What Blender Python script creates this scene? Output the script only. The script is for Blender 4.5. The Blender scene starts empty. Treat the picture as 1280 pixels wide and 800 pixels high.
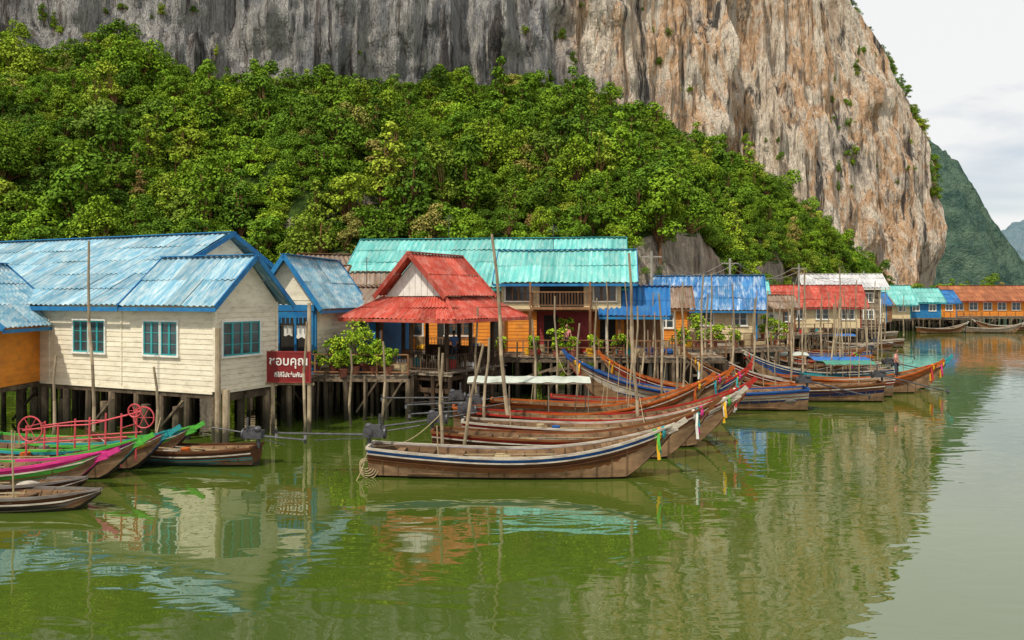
import bpy, math, random
import numpy as np
from mathutils import Vector, Matrix
R = random.Random(7); NR = np.random.RandomState(5)
sc = bpy.context.scene
sc.view_settings.view_transform = 'Standard'
sc.view_settings.look = 'None'
sc.view_settings.exposure = 0

# ------------------------------------------------------------------ helpers
def link(o): sc.collection.objects.link(o); return o
def empty(name, loc=(0,0,0), rot=0):
    e = bpy.data.objects.new(name, None); e.empty_display_size = .3
    e.location = loc; e.rotation_euler = (0,0,math.radians(rot)); return link(e)
def hsh(i,j,k):
    n = (i*374761393 + j*668265263 + k*2147483647) & 0xffffffff
    n = ((n ^ (n>>13))*1274126177) & 0xffffffff
    return ((n ^ (n>>16)) & 0xffff)/65535.0
def vn(x,y,z):
    x,y,z = np.broadcast_arrays(np.asarray(x,float),np.asarray(y,float),np.asarray(z,float))
    xi,yi,zi = [np.floor(a).astype(np.int64) for a in (x,y,z)]
    fx,fy,fz = x-xi,y-yi,z-zi
    fx,fy,fz = [f*f*(3-2*f) for f in (fx,fy,fz)]
    r = 0
    for a in (0,1):
        for b in (0,1):
            for c in (0,1):
                w = (fx if a else 1-fx)*(fy if b else 1-fy)*(fz if c else 1-fz)
                r = r + w*hsh(xi+a,yi+b,zi+c)
    return r*2-1
def fbm(x,y,z,o=4):
    r=0; a=1; f=1
    for i in range(o):
        r = r + a*vn(x*f+i*17.3,y*f+i*5.1,z*f+i*9.7); a*=.5; f*=2.03
    return r
class M:
    def __init__(s): s.v=[]; s.f=[]; s.m=[]
    def add(s, vs, fs, mi=0):
        b=len(s.v); s.v.extend([tuple(p) for p in vs])
        for f in fs: s.f.append(tuple(b+i for i in f)); s.m.append(mi)
    def box(s, c, d, mi=0, rz=0, mat=None):
        hx,hy,hz = d[0]/2,d[1]/2,d[2]/2
        vs=[Vector((x,y,z)) for x in(-hx,hx) for y in(-hy,hy) for z in(-hz,hz)]
        m = mat if mat else Matrix.Rotation(rz,3,'Z')
        s.add([m@v+Vector(c) for v in vs],[(0,1,3,2),(4,6,7,5),(0,4,5,1),(2,3,7,6),(0,2,6,4),(1,5,7,3)],mi)
    def bx(s,x0,x1,y0,y1,z0,z1,mi=0): s.box(((x0+x1)/2,(y0+y1)/2,(z0+z1)/2),(abs(x1-x0),abs(y1-y0),abs(z1-z0)),mi)
    def beam(s,p0,p1,w,h,mi=0):
        p0=Vector(p0);p1=Vector(p1);d=p1-p0;L=d.length
        if L<1e-5:return
        d.normalize(); up=Vector((0,0,1)) if abs(d.z)<.98 else Vector((0,1,0))
        a=d.cross(up).normalized(); b=a.cross(d)
        m=Matrix((a,d,b)).transposed()
        s.box((p0+p1)/2,(w,L,h),mi,mat=m)
    def cyl(s,p0,p1,r0,r1=None,n=8,mi=0):
        if r1 is None:r1=r0
        p0=Vector(p0);p1=Vector(p1);d=(p1-p0)
        if d.length<1e-6:return
        d.normalize(); up=Vector((0,0,1)) if abs(d.z)<.9 else Vector((1,0,0))
        a=d.cross(up).normalized(); b=a.cross(d); vs=[]
        for p,r in((p0,r0),(p1,r1)):
            for i in range(n):
                t=2*math.pi*i/n; vs.append(p+a*math.cos(t)*r+b*math.sin(t)*r)
        fs=[(i,(i+1)%n,n+(i+1)%n,n+i) for i in range(n)]+[tuple(range(n-1,-1,-1)),tuple(range(n,2*n))]
        s.add(vs,fs,mi)
    def tube(s,pts,r,n=6,mi=0):
        for a,b in zip(pts[:-1],pts[1:]): s.cyl(a,b,r,r,n,mi)
    def ring(s,c,r,t,ax='y',n=20,mi=0,a0=0,a1=2*math.pi):
        pts=[]
        for i in range(n+1):
            a=a0+(a1-a0)*i/n
            if ax=='y': pts.append((c[0]+r*math.cos(a),c[1],c[2]+r*math.sin(a)))
            elif ax=='x': pts.append((c[0],c[1]+r*math.cos(a),c[2]+r*math.sin(a)))
            else: pts.append((c[0]+r*math.cos(a),c[1]+r*math.sin(a),c[2]))
        s.tube(pts,t,5,mi)
    def quad(s,a,b,c,d,mi=0): s.add([a,b,c,d],[(0,1,2,3)],mi)
    def tri(s,a,b,c,mi=0): s.add([a,b,c],[(0,1,2)],mi)
    def sph(s,c,r,mi=0,n=10,k=7):
        if not hasattr(r,'__len__'): r=(r,r,r)
        vs=[];fs=[]
        for j in range(k+1):
            ph=math.pi*j/k
            for i in range(n):
                t=2*math.pi*i/n
                vs.append((c[0]+r[0]*math.sin(ph)*math.cos(t),c[1]+r[1]*math.sin(ph)*math.sin(t),c[2]+r[2]*math.cos(ph)))
        for j in range(k):
            for i in range(n): fs.append((j*n+i,j*n+(i+1)%n,(j+1)*n+(i+1)%n,(j+1)*n+i))
        s.add(vs,fs,mi)
    def corr(s,A,B,C,D,per=.25,amp=.03,mi=0):
        A,B,C,D=[Vector(p) for p in(A,B,C,D)]
        nrm=(B-A).cross(D-A).normalized()
        if nrm.z<0: nrm=-nrm
        W=(B-A).length; H=(D-A).length
        nu=max(8,int(W/per*4)); nr=max(1,round(H/1.4)); ns=max(1,round(W/.9)); cps=nu/ns
        for r in range(nr):
            v0=r/nr; v1=(r+1)/nr+ (0.04/H if r<nr-1 else 0); vs=[]
            sh=[R.uniform(-.015,.015) for _ in range(ns+1)]
            for v,off in((v0,.03),(v1,.0)):
                for i in range(nu+1):
                    u=i/nu; p=(A.lerp(B,u)).lerp(D.lerp(C,u),v)
                    vs.append(p+nrm*(amp*math.sin(2*math.pi*u*W/per)+off+.012*math.sin(u*W*.9+r*2.1)))
            n=nu+1; k0=0
            for q in range(ns):
                k1=nu if q==ns-1 else int((q+1)*cps)
                sub=[vs[i]+nrm*sh[q] for i in range(k0,k1+1)]+[vs[n+i]+nrm*sh[q] for i in range(k0,k1+1)]
                c=k1-k0+1; s.add(sub,[(i,i+1,c+i+1,c+i) for i in range(c-1)],mi); k0=k1
    def build(s,name,mats,parent=None,smooth=False):
        me=bpy.data.meshes.new(name); me.from_pydata(s.v,[],s.f)
        if not isinstance(mats,(list,tuple)): mats=[mats]
        for m in mats: me.materials.append(m)
        if any(s.m): me.polygons.foreach_set('material_index',s.m)
        if smooth: me.polygons.foreach_set('use_smooth',[True]*len(s.f))
        me.update(); o=bpy.data.objects.new(name,me); link(o)
        if parent: o.parent=parent
        return o

# ------------------------------------------------------------------ materials
def newmat(name):
    m=bpy.data.materials.new(name); m.use_nodes=True; nt=m.node_tree
    return m,nt,nt.nodes,nt.links,nt.nodes['Principled BSDF']
def rgba(c): return (c[0],c[1],c[2],1)
def mixc(N,Lk,fac,a,b,mode='MIX'):
    x=N.new('ShaderNodeMix'); x.data_type='RGBA'; x.blend_type=mode
    for idx,val in((0,fac),(6,a),(7,b)):
        if isinstance(val,bpy.types.NodeSocket): Lk.new(val,x.inputs[idx])
        elif idx==0: x.inputs[0].default_value=val
        else: x.inputs[idx].default_value=rgba(val)
    return x.outputs[2]
def noise(N,Lk,vec,scale,detail=4,rough=.6,dist=0):
    n=N.new('ShaderNodeTexNoise'); n.inputs['Scale'].default_value=scale; n.inputs['Detail'].default_value=detail
    n.inputs['Roughness'].default_value=rough; n.inputs['Distortion'].default_value=dist
    Lk.new(vec,n.inputs['Vector']); return n.outputs['Fac']
def ramp(N,Lk,fac,stops,interp='LINEAR'):
    r=N.new('ShaderNodeValToRGB'); cr=r.color_ramp; cr.interpolation=interp
    while len(cr.elements)<len(stops): cr.elements.new(.5)
    for e,(p,c) in zip(cr.elements,stops):
        e.position=p; e.color=rgba(c) if hasattr(c,'__len__') else (c,c,c,1)
    Lk.new(fac,r.inputs[0]); return r.outputs[0]
def mapping(N,Lk,vec,scale):
    m=N.new('ShaderNodeMapping'); m.inputs['Scale'].default_value=scale; Lk.new(vec,m.inputs['Vector']); return m.outputs[0]
def mk(name,c1,c2=None,scale=3,st=(1,1,1),rough=.7,bump=.0,island=0,grime=0,gcol=(.06,.045,.03),spec=.3,metal=0,gscale=.8,wet=False,gth=.5,wamp=.8):
    m,nt,N,Lk,B=newmat(name)
    tc=N.new('ShaderNodeTexCoord').outputs['Object']
    if c2 is None: c2=tuple(x*.75 for x in c1)
    f=noise(N,Lk,mapping(N,Lk,tc,st),scale)
    col=ramp(N,Lk,f,[(.36,c1),(.66,c2)])
    if grime:
        g=noise(N,Lk,mapping(N,Lk,tc,tuple(a*.8+.2 for a in st)),gscale*2.3,6,.7)
        gf=ramp(N,Lk,g,[(gth,0.0),(gth+.2,float(grime))])
        col=mixc(N,Lk,gf,col,gcol)
    if island:
        gi=N.new('ShaderNodeNewGeometry').outputs['Random Per Island']
        mr=N.new('ShaderNodeMapRange'); Lk.new(gi,mr.inputs[0]); mr.inputs[3].default_value=1-island; mr.inputs[4].default_value=1+island
        hs=N.new('ShaderNodeHueSaturation'); Lk.new(mr.outputs[0],hs.inputs['Value']); Lk.new(col,hs.inputs['Color']); col=hs.outputs[0]
    if wet:
        sx=N.new('ShaderNodeSeparateXYZ'); Lk.new(N.new('ShaderNodeNewGeometry').outputs['Position'],sx.inputs[0])
        ad=N.new('ShaderNodeMath'); ad.operation='MULTIPLY_ADD'; Lk.new(f,ad.inputs[0]); ad.inputs[1].default_value=-wamp; Lk.new(sx.outputs[2],ad.inputs[2])
        wf=N.new('ShaderNodeMapRange'); Lk.new(ad.outputs[0],wf.inputs[0]); wf.inputs[1].default_value=.0; wf.inputs[2].default_value=wet; wf.inputs[3].default_value=.9; wf.inputs[4].default_value=0
        col=mixc(N,Lk,wf.outputs[0],col,(.03,.03,.018))
    Lk.new(col,B.inputs['Base Color'])
    B.inputs['Roughness'].default_value=rough; B.inputs['Specular IOR Level'].default_value=spec; B.inputs['Metallic'].default_value=metal
    if bump:
        b=N.new('ShaderNodeBump'); b.inputs['Strength'].default_value=.6; b.inputs['Distance'].default_value=bump
        Lk.new(noise(N,Lk,mapping(N,Lk,tc,st),scale*4,4),b.inputs['Height']); Lk.new(b.outputs[0],B.inputs['Normal'])
    return m
W={}
W['white']=mk('white_paint_boards',(.76,.69,.54),(.66,.59,.45),1.2,(1,1,3),.65,.004,.07,.6,(.34,.29,.2),.2)
W['cream']=mk('cream_paint',(.68,.55,.33),(.56,.45,.27),1.5,rough=.7,grime=.5,gcol=(.25,.2,.13),spec=.2)
W['bluetrim']=mk('blue_trim_paint',(.012,.13,.34),(.03,.2,.4),2,rough=.5,grime=.35,spec=.2)
W['tealtrim']=mk('teal_trim_paint',(.03,.25,.27),(.06,.32,.32),2,rough=.5,spec=.2)
W['roofblue']=mk('weathered_blue_corrugated_roof',(.10,.26,.38),(.19,.38,.47),1.1,(4,.45,.45),.6,.004,.22,.8,(.50,.56,.55),.2,gscale=1.0,gth=.44)
W['roofdeep']=mk('deep_blue_roof',(.012,.10,.31),(.03,.16,.38),1,(3,.5,.5),.55,.003,.2,.4,(.16,.26,.34),.2)
W['roofbw']=mk('blue_white_roof',(.03,.13,.34),(.07,.22,.42),1,(3,.5,.5),.55,.003,.2,.8,(.55,.6,.62),.2,gscale=.6,gth=.48)
W['roofteal']=mk('teal_corrugated_roof',(.09,.38,.36),(.17,.48,.44),.9,(4,.5,.5),.55,.003,.2,.65,(.42,.6,.56),.2,gth=.46)
W['roofred']=mk('red_metal_roof',(.44,.07,.045),(.31,.045,.03),1.1,(2,1,.8),.6,.003,.25,.6,(.50,.22,.17),.15,gth=.46)
W['roofwhite']=mk('white_tin_roof',(.6,.6,.6),(.45,.45,.46),1,(3,.5,.5),.5,.003,.15,.5,(.22,.16,.11),.25)
W['rooforange']=mk('orange_roof',(.38,.14,.06),(.26,.09,.045),1,(3,.5,.5),.6,.003,.2,.5,spec=.15)
W['rooftin']=mk('rusty_tin_roof',(.30,.25,.21),(.20,.12,.07),1.5,(3,.5,.5),.6,.003,.25,.7,(.15,.065,.03),.2)
W['orange']=mk('orange_wall_paint',(.80,.29,.035),(.66,.22,.03),1.5,(1,1,2),.65,.003,.06,.5,(.28,.13,.05),.2)
W['wood']=mk('dark_wood',(.09,.055,.033),(.045,.03,.02),4,(1,1,.3),.85,.01,.4,spec=.15,wet=.6)
W['woodm']=mk('brown_wood',(.24,.12,.055),(.14,.07,.035),4,(1,1,.4),.75,.008,.35,spec=.2)
W['woodg']=mk('grey_wood',(.26,.21,.155),(.14,.11,.08),5,(1,1,.3),.85,.01,.5,spec=.15)
W['pile']=mk('weathered_pile',(.20,.15,.10),(.075,.055,.038),3,(1,1,.5),.85,.012,.6,.6,spec=.15,wet=.9)
W['bamboo']=mk('bamboo_pole',(.40,.32,.21),(.24,.18,.115),5,(1,1,.4),.7,.004,.3,.3,spec=.2,wet=.4)
W['glass']=mk('window_glass',(.03,.045,.05),(.06,.075,.08),2,rough=.12,spec=.6)
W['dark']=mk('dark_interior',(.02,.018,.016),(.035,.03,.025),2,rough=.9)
W['redp']=mk('red_paint',(.55,.04,.04),(.42,.03,.03),3,rough=.5,grime=.2)
W['signred']=mk('sign_red',(.16,.01,.012),(.22,.015,.015),3,rough=.5,grime=.3)
W['whitep']=mk('white_paint',(.78,.76,.70),(.66,.64,.58),3,rough=.55,grime=.3,gcol=(.4,.35,.28),spec=.2)
W['maroon']=mk('maroon_paint',(.3,.04,.035),(.2,.03,.025),3,rough=.55,spec=.2)
W['metal']=mk('engine_metal',(.10,.10,.11),(.05,.05,.055),6,rough=.5,metal=.4,grime=.5)
W['pink']=mk('pink_red_pipe',(.6,.08,.1),(.5,.06,.07),4,rough=.5,grime=.5,gcol=(.25,.1,.06))
W['rope']=mk('rope',(.42,.34,.2),(.28,.21,.11),20,rough=.9)
W['yellow']=mk('yellow_cloth',(.75,.42,.02),(.6,.3,.02),5,rough=.85)
W['clay']=mk('plant_pot',(.3,.1,.06),(.2,.07,.05),5,rough=.8)
W['concrete']=mk('concrete',(.36,.34,.3),(.24,.22,.19),3,rough=.9,bump=.01,grime=.5)
def bm(n,c,g=.55,r=.6): return mk('boat_'+n,c,tuple(x*.6 for x in c),3,(.4,1,3),r,.006,.0,g,(.07,.04,.025),.12,gscale=1.6,wet=.1,wamp=.22,gth=.47)
W['bwood']=bm('varnished_wood',(.20,.078,.026),.6,.5); W['bwood2']=bm('brown_wood',(.115,.045,.018),.6)
W['bdark']=bm('dark_hull',(.03,.022,.018),.3); W['bred']=bm('red',(.42,.03,.02)); W['bblue']=bm('blue',(.02,.11,.36))
W['bnavy']=bm('navy',(.018,.035,.13)); W['bwhite']=bm('white',(.55,.49,.40)); W['bgreen']=bm('green',(.10,.46,.06),.25)
W['bteal']=bm('teal',(.03,.33,.36),.3); W['bpink']=bm('pink',(.72,.05,.26),.25); W['bpurple']=bm('purple',(.22,.05,.28),.25)
W['byellow']=bm('yellow',(.7,.46,.04),.3); W['borange']=bm('orange',(.52,.12,.02),.4)
W['bin']=mk('boat_inner_planks',(.23,.14,.075),(.11,.065,.035),4,(.4,1,1),.85,.006,.35,.5,spec=.1)
W['bgrey']=bm('grey',(.2,.18,.16),.5,.7)
W['tarp']=mk('tarp_cloth',(.5,.53,.46),(.38,.42,.36),2,rough=.7,bump=.02,grime=.4)
W['tarpb']=mk('blue_tarp',(.03,.15,.42),(.02,.1,.32),2,rough=.6,bump=.03)
W['tarpg']=mk('green_tarp',(.06,.28,.2),(.05,.2,.15),2,rough=.6,bump=.03)
W['skin']=mk('skin',(.33,.17,.1),(.3,.15,.09),5,rough=.55)
W['hair']=mk('hair',(.015,.012,.01),(.02,.015,.012),9,rough=.6)
W['shirtr']=mk('red_striped_shirt',(.6,.03,.03),(.7,.5,.45),3,(.2,.2,6),.85)
W['shirtb']=mk('blue_shirt',(.08,.15,.35),None,4,rough=.85); W['pants']=mk('dark_trousers',(.05,.05,.07),None,4,rough=.85)

def leafmat(name,stops,inst=True):
    m,nt,N,Lk,B=newmat(name)
    if inst: fac=N.new('ShaderNodeObjectInfo').outputs['Random']
    else: fac=N.new('ShaderNodeNewGeometry').outputs['Random Per Island']
    col=ramp(N,Lk,fac,stops)
    g=N.new('ShaderNodeNewGeometry'); gi=g.outputs['Random Per Island']
    mr=N.new('ShaderNodeMapRange'); Lk.new(gi,mr.inputs[0]); mr.inputs[3].default_value=.5; mr.inputs[4].default_value=1.5
    if inst:
        nf=noise(N,Lk,g.outputs['Position'],.07,3,.6)
        mr2=N.new('ShaderNodeMapRange'); Lk.new(nf,mr2.inputs[0]); mr2.inputs[1].default_value=.35; mr2.inputs[2].default_value=.65; mr2.inputs[3].default_value=.7; mr2.inputs[4].default_value=1.25
        ml=N.new('ShaderNodeMath'); ml.operation='MULTIPLY'; Lk.new(mr.outputs[0],ml.inputs[0]); Lk.new(mr2.outputs[0],ml.inputs[1]); v=ml.outputs[0]
    else: v=mr.outputs[0]
    hs=N.new('ShaderNodeHueSaturation'); Lk.new(v,hs.inputs['Value']); Lk.new(col,hs.inputs['Color'])
    Lk.new(hs.outputs[0],B.inputs['Base Color']); B.inputs['Roughness'].default_value=.7; B.inputs['Specular IOR Level'].default_value=.1
    return m
LEAF=leafmat('forest_leaves',[(0,(.06,.125,.010)),(.15,(.11,.20,.012)),(.35,(.16,.265,.014)),(.5,(.08,.16,.012)),(.68,(.13,.23,.013)),(.82,(.21,.31,.018)),(.92,(.28,.34,.03)),(.975,(.11,.2,.02)),(.99,(.32,.27,.07)),(1.0,(.19,.10,.04))])
PLEAF=leafmat('plant_leaves',[(0,(.10,.22,.015)),(.5,(.2,.34,.02)),(1,(.36,.42,.03))],False)

def rockmat():
    m,nt,N,Lk,B=newmat('limestone_cliff')
    pos=N.new('ShaderNodeNewGeometry').outputs['Position']
    big=noise(N,Lk,pos,.035,3,.6,1.0)
    streak=noise(N,Lk,mapping(N,Lk,pos,(.20,.20,.02)),1.0,6,.68,.3)
    streak2=noise(N,Lk,mapping(N,Lk,pos,(.9,.9,.05)),1.0,5,.7,.3)
    patch=noise(N,Lk,mapping(N,Lk,pos,(.085,.085,.026)),1.0,6,.68,.7)
    fine=noise(N,Lk,mapping(N,Lk,pos,(1,1,.3)),.9,6,.72)
    warm=ramp(N,Lk,patch,[(.30,(.36,.25,.18)),(.39,(.74,.57,.42)),(.47,(.90,.79,.65)),(.535,(.70,.42,.23)),(.58,(.86,.73,.59)),(.70,(.44,.38,.34))])
    grey=ramp(N,Lk,patch,[(.3,(.10,.105,.115)),(.44,(.25,.25,.26)),(.55,(.48,.455,.43)),(.7,(.22,.215,.22))])
    sx=N.new('ShaderNodeSeparateXYZ'); Lk.new(pos,sx.inputs[0])
    ad=N.new('ShaderNodeMath'); ad.operation='MULTIPLY_ADD'; Lk.new(big,ad.inputs[0]); ad.inputs[1].default_value=60; Lk.new(sx.outputs[0],ad.inputs[2])
    mr=N.new('ShaderNodeMapRange'); Lk.new(ad.outputs[0],mr.inputs[0]); mr.inputs[1].default_value=40; mr.inputs[2].default_value=56
    col=mixc(N,Lk,mr.outputs[0],grey,warm)
    sf=ramp(N,Lk,streak,[(.39,.95),(.445,0.0)])
    col=mixc(N,Lk,sf,col,(.06,.055,.055))
    s2=ramp(N,Lk,streak2,[(.37,.85),(.45,0.0)])
    col=mixc(N,Lk,s2,col,(.14,.11,.095))
    s3=ramp(N,Lk,streak2,[(.57,0.0),(.66,.55)])
    col=mixc(N,Lk,s3,col,(.85,.76,.64))
    fv=ramp(N,Lk,fine,[(.34,(.45,.45,.45)),(.46,(1.0,1.0,1.0))])
    col=mixc(N,Lk,1.0,col,fv,'MULTIPLY')
    Lk.new(col,B.inputs['Base Color']); B.inputs['Roughness'].default_value=.95; B.inputs['Specular IOR Level'].default_value=.1
    b=N.new('ShaderNodeBump'); b.inputs['Distance'].default_value=.8; b.inputs['Strength'].default_value=1; Lk.new(fine,b.inputs['Height'])
    b2=N.new('ShaderNodeBump'); b2.inputs['Distance'].default_value=3.0; b2.inputs['Strength'].default_value=1; Lk.new(streak2,b2.inputs['Height']); Lk.new(b.outputs[0],b2.inputs['Normal'])
    Lk.new(b2.outputs[0],B.inputs['Normal']); return m
ROCK=rockmat()
def groundmat():
    m,nt,N,Lk,B=newmat('hillside_ground')
    g=N.new('ShaderNodeNewGeometry'); pos=g.outputs['Position']
    veg=ramp(N,Lk,noise(N,Lk,pos,.8,4),[(.35,(.02,.04,.008)),(.65,(.06,.10,.015))])
    rk=ramp(N,Lk,noise(N,Lk,mapping(N,Lk,pos,(.6,.6,.15)),1,5,.7),[(.35,(.07,.06,.05)),(.5,(.28,.23,.18)),(.65,(.45,.38,.30))])
    sx=N.new('ShaderNodeSeparateXYZ'); Lk.new(g.outputs['Normal'],sx.inputs[0])
    ab=N.new('ShaderNodeMath'); ab.operation='ABSOLUTE'; Lk.new(sx.outputs[2],ab.inputs[0])
    mr=N.new('ShaderNodeMapRange'); Lk.new(ab.outputs[0],mr.inputs[0]); mr.inputs[1].default_value=.4; mr.inputs[2].default_value=.52
    Lk.new(mixc(N,Lk,mr.outputs[0],rk,veg),B.inputs['Base Color']); B.inputs['Roughness'].default_value=.95; B.inputs['Specular IOR Level'].default_value=.1
    b=N.new('ShaderNodeBump'); b.inputs['Distance'].default_value=1.5; Lk.new(noise(N,Lk,mapping(N,Lk,pos,(1,1,.4)),.9,5),b.inputs['Height']); Lk.new(b.outputs[0],B.inputs['Normal'])
    return m
GROUND=groundmat()

# ------------------------------------------------------------------ water
def water():
    m,nt,N,Lk,B=newmat('green_sea_water')
    pos=N.new('ShaderNodeNewGeometry').outputs['Position']
    col=ramp(N,Lk,noise(N,Lk,pos,.06,2),[(.35,(.050,.083,.010)),(.65,(.070,.105,.013))])
    Lk.new(col,B.inputs['Base Color']); B.inputs['Roughness'].default_value=.0; B.inputs['IOR'].default_value=2.5
    calm=ramp(N,Lk,noise(N,Lk,mapping(N,Lk,pos,(.05,.12,1)),1,2),[(.35,.4),(.65,1.0)])
    def bmp(mp,dist,detail,prev=None,ds=.6):
        h=noise(N,Lk,mapping(N,Lk,pos,mp),1.0,detail,.5,ds)
        ml=N.new('ShaderNodeMath'); ml.operation='MULTIPLY'; Lk.new(h,ml.inputs[0]); Lk.new(calm,ml.inputs[1])
        b=N.new('ShaderNodeBump'); b.inputs['Distance'].default_value=dist; b.inputs['Strength'].default_value=1; Lk.new(ml.outputs[0],b.inputs['Height'])
        if prev: Lk.new(prev,b.inputs['Normal'])
        return b.outputs[0]
    n1=bmp((.5,1.0,1),.018,1,None,1.2)
    n2=bmp((1.7,3.6,1),.0032,1,n1)
    Lk.new(n2,B.inputs['Normal'])
    a=M(); a.quad((-3000,-300,0),(3000,-300,0),(3000,4000,0),(-3000,4000,0)); return a.build('sea_water',m)
water()

# ------------------------------------------------------------------ cliff
PTS=np.array([(-190,92),(-120,104),(-72,112),(-41,120),(-5,125),(8,130),(21,134),(32,140),(42,145),(54,150),(62,155),(84,165),(94.5,175),(98,192),(94,230),(80,300)],float)
seg=np.r_[0,np.cumsum(np.hypot(*np.diff(PTS,axis=0).T))]
def dxz(z): return np.interp(z,[0,8,21,40,51,61,70,81,100,130],[-7,-3,0,-3.5,-7,-12,-17.5,-28,-55,-105])
def cliff_fn(s,z):
    e=3.0
    px=lambda q:(np.interp(q,seg,PTS[:,0])+np.interp(q+4,seg,PTS[:,0])+np.interp(q-4,seg,PTS[:,0]))/3
    py=lambda q:(np.interp(q,seg,PTS[:,1])+np.interp(q+4,seg,PTS[:,1])+np.interp(q-4,seg,PTS[:,1]))/3
    x=px(s); y=py(s); tx=px(s+e)-px(s-e); ty=py(s+e)-py(s-e); l=np.hypot(tx,ty)+1e-6
    nx,ny=ty/l,-tx/l
    w=np.clip((s-seg[6])/(seg[12]-seg[6]),0,1)**2
    d=2.6*fbm(s*.045,z*.018,0,3)+2.2*(1-2*np.abs(fbm(s*.10,z*.018,5,2)))+1.4*(1-2*np.abs(vn(s*.33,z*.03,9)))+.6*fbm(s*.9,z*.12,2,3)
    d=d+2.2*np.maximum(0,fbm(s*.05,z*.08,7,3))+.35*fbm(s*.3,z*.3,17,3)
    d=d-3.5*np.clip(1-np.abs(z-9)/8,0,1)*np.clip(fbm(s*.12,0,31,2)+.2,0,1)
    return x+nx*d+w*dxz(z), y+ny*d+z*.12
def cliff():
    S,Z=np.meshgrid(np.linspace(5,seg[-1]-5,760),np.linspace(-2,118,260))
    X,Y=cliff_fn(S,Z); V=np.stack([X,Y,Z],-1).reshape(-1,3); r,c=S.shape
    idx=np.arange(r*c).reshape(r,c)
    F=np.stack([idx[:-1,:-1],idx[:-1,1:],idx[1:,1:],idx[1:,:-1]],-1).reshape(-1,4)
    me=bpy.data.meshes.new('limestone_cliff'); me.from_pydata(V.tolist(),[],F.tolist()); me.materials.append(ROCK)
    link(bpy.data.objects.new('limestone_cliff',me))
cliff()

# ------------------------------------------------------------------ hillside terrain
XH=[-150,-72,-41,-20,-5,8,21,32,42,54,61,67,84,95]
HH=[45,44,38,37,37,38,36,32,29,23,17,9,3,2]
def yfoot(x): return np.interp(x,[-150,-60,-30,-10,8,20,30,40,52,70,95],[62,63,64,65,70,82,98,112,126,150,173])
def ytop(x): return np.interp(x,PTS[:13,0],PTS[:13,1])
def terr(x,t):
    y=yfoot(x)+(ytop(x)+6-yfoot(x))*t
    H=np.interp(x,XH,HH); k=np.minimum(7,H*.5)
    sm=np.clip(t/.07,0,1); sm=sm*sm*(3-2*sm)
    z=-1+ (k+1)*sm + (H-k)*np.maximum(t,0)**.85 + (3.0*fbm(x*.055,y*.06,3,4))*np.clip(t*8,0,1)
    return y,z
def hillside():
    Xg,T=np.meshgrid(np.linspace(-150,97,260),np.linspace(0,1,120)**1.3)
    Y,Z=terr(Xg,T); Y=Y+1.0*fbm(Xg*.25,Z*.15,1,3)
    V=np.stack([Xg,Y,Z],-1).reshape(-1,3); r,c=Xg.shape; idx=np.arange(r*c).reshape(r,c)
    F=np.stack([idx[:-1,:-1],idx[:-1,1:],idx[1:,1:],idx[1:,:-1]],-1).reshape(-1,4)
    me=bpy.data.meshes.new('hillside_terrain'); me.from_pydata(V.tolist(),[],F.tolist()); me.materials.append(GROUND)
    link(bpy.data.objects.new('hillside_terrain',me))
hillside()

def leafcloud(centers,radii,n,size,squash=.85,rnd=.4):
    pr=np.array(radii)**2; c=NR.choice(len(centers),n,p=pr/pr.sum()); C=np.array(centers)[c]; Rr=np.array(radii)[c]
    d=NR.normal(size=(n,3)); d/=np.linalg.norm(d,axis=1)[:,None]; d[:,2]=np.where(d[:,2]<-.35,-d[:,2],d[:,2])
    P=C+d*(Rr*(.7+.45*NR.rand(n)))[:,None]*np.array([1,1,squash])
    nn=d*.9+NR.normal(size=(n,3))*rnd+np.array([0,0,.3]); nn/=np.linalg.norm(nn,axis=1)[:,None]
    a=np.cross(nn,NR.normal(size=(n,3))); a/=np.linalg.norm(a,axis=1)[:,None]; b=np.cross(nn,a)
    s=(size*(.55+.9*NR.rand(n)))[:,None]
    V=np.stack([P-a*s*.5,P+b*s*.38,P+a*s*.5+nn*s*.08,P-b*s*.38],1).reshape(-1,3)
    return V,np.arange(4*n).reshape(n,4)
def tree_variant(seed,npf,n,size,ht,wd,bot):
    rr=random.Random(seed); cs=[];rs=[]
    m=M(); lx,ly=rr.uniform(-.2,.2),rr.uniform(-.2,.2)
    for i in range(npf):
        a=rr.uniform(0,6.28); h=rr.random()**.8; rad=math.sqrt(rr.random())*wd*(1.05-.6*h)
        p=(rad*math.cos(a)+lx*h,rad*math.sin(a)+ly*h,bot+h*(ht-bot)); cs.append(p); rs.append(rr.choice([.13,.18,.24,.32])*(1.1-.25*h))
        m.cyl((0,0,max(.15,bot*.7)),(p[0]*.9,p[1]*.9,p[2]),.024,.01,3,0)
    m.cyl((0,0,-.5),(lx*.5,ly*.5,ht*.6),.05,.03,5,0)
    V,F=leafcloud(cs,rs,n,size)
    b=len(m.v); m.v.extend(map(tuple,V.tolist())); m.f.extend([tuple(b+i for i in f) for f in F.tolist()]); m.m.extend([1]*n)
    return m
forest=empty('forest')
SPEC=[(30,3600,.078,1.4,.8,.05),(34,4200,.074,1.2,.9,.0),(24,2800,.085,1.9,.55,.15),(40,4600,.072,.9,1.1,.0),(26,3000,.088,1.6,.75,.1),(20,2200,.085,.8,.85,.0),(32,3600,.078,1.8,.7,.2),(16,1500,.09,2.3,.38,.4)]
TR=[tree_variant(k,*s) for k,s in enumerate(SPEC)]
cand=[]; bush=[]
xs=NR.uniform(-112,74,15000); ts=NR.uniform(0.0,1.0,15000)
ys,zs=terr(xs,ts); gridc={}
sf=fbm(xs*.09,ys*.09,8,2)
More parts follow.
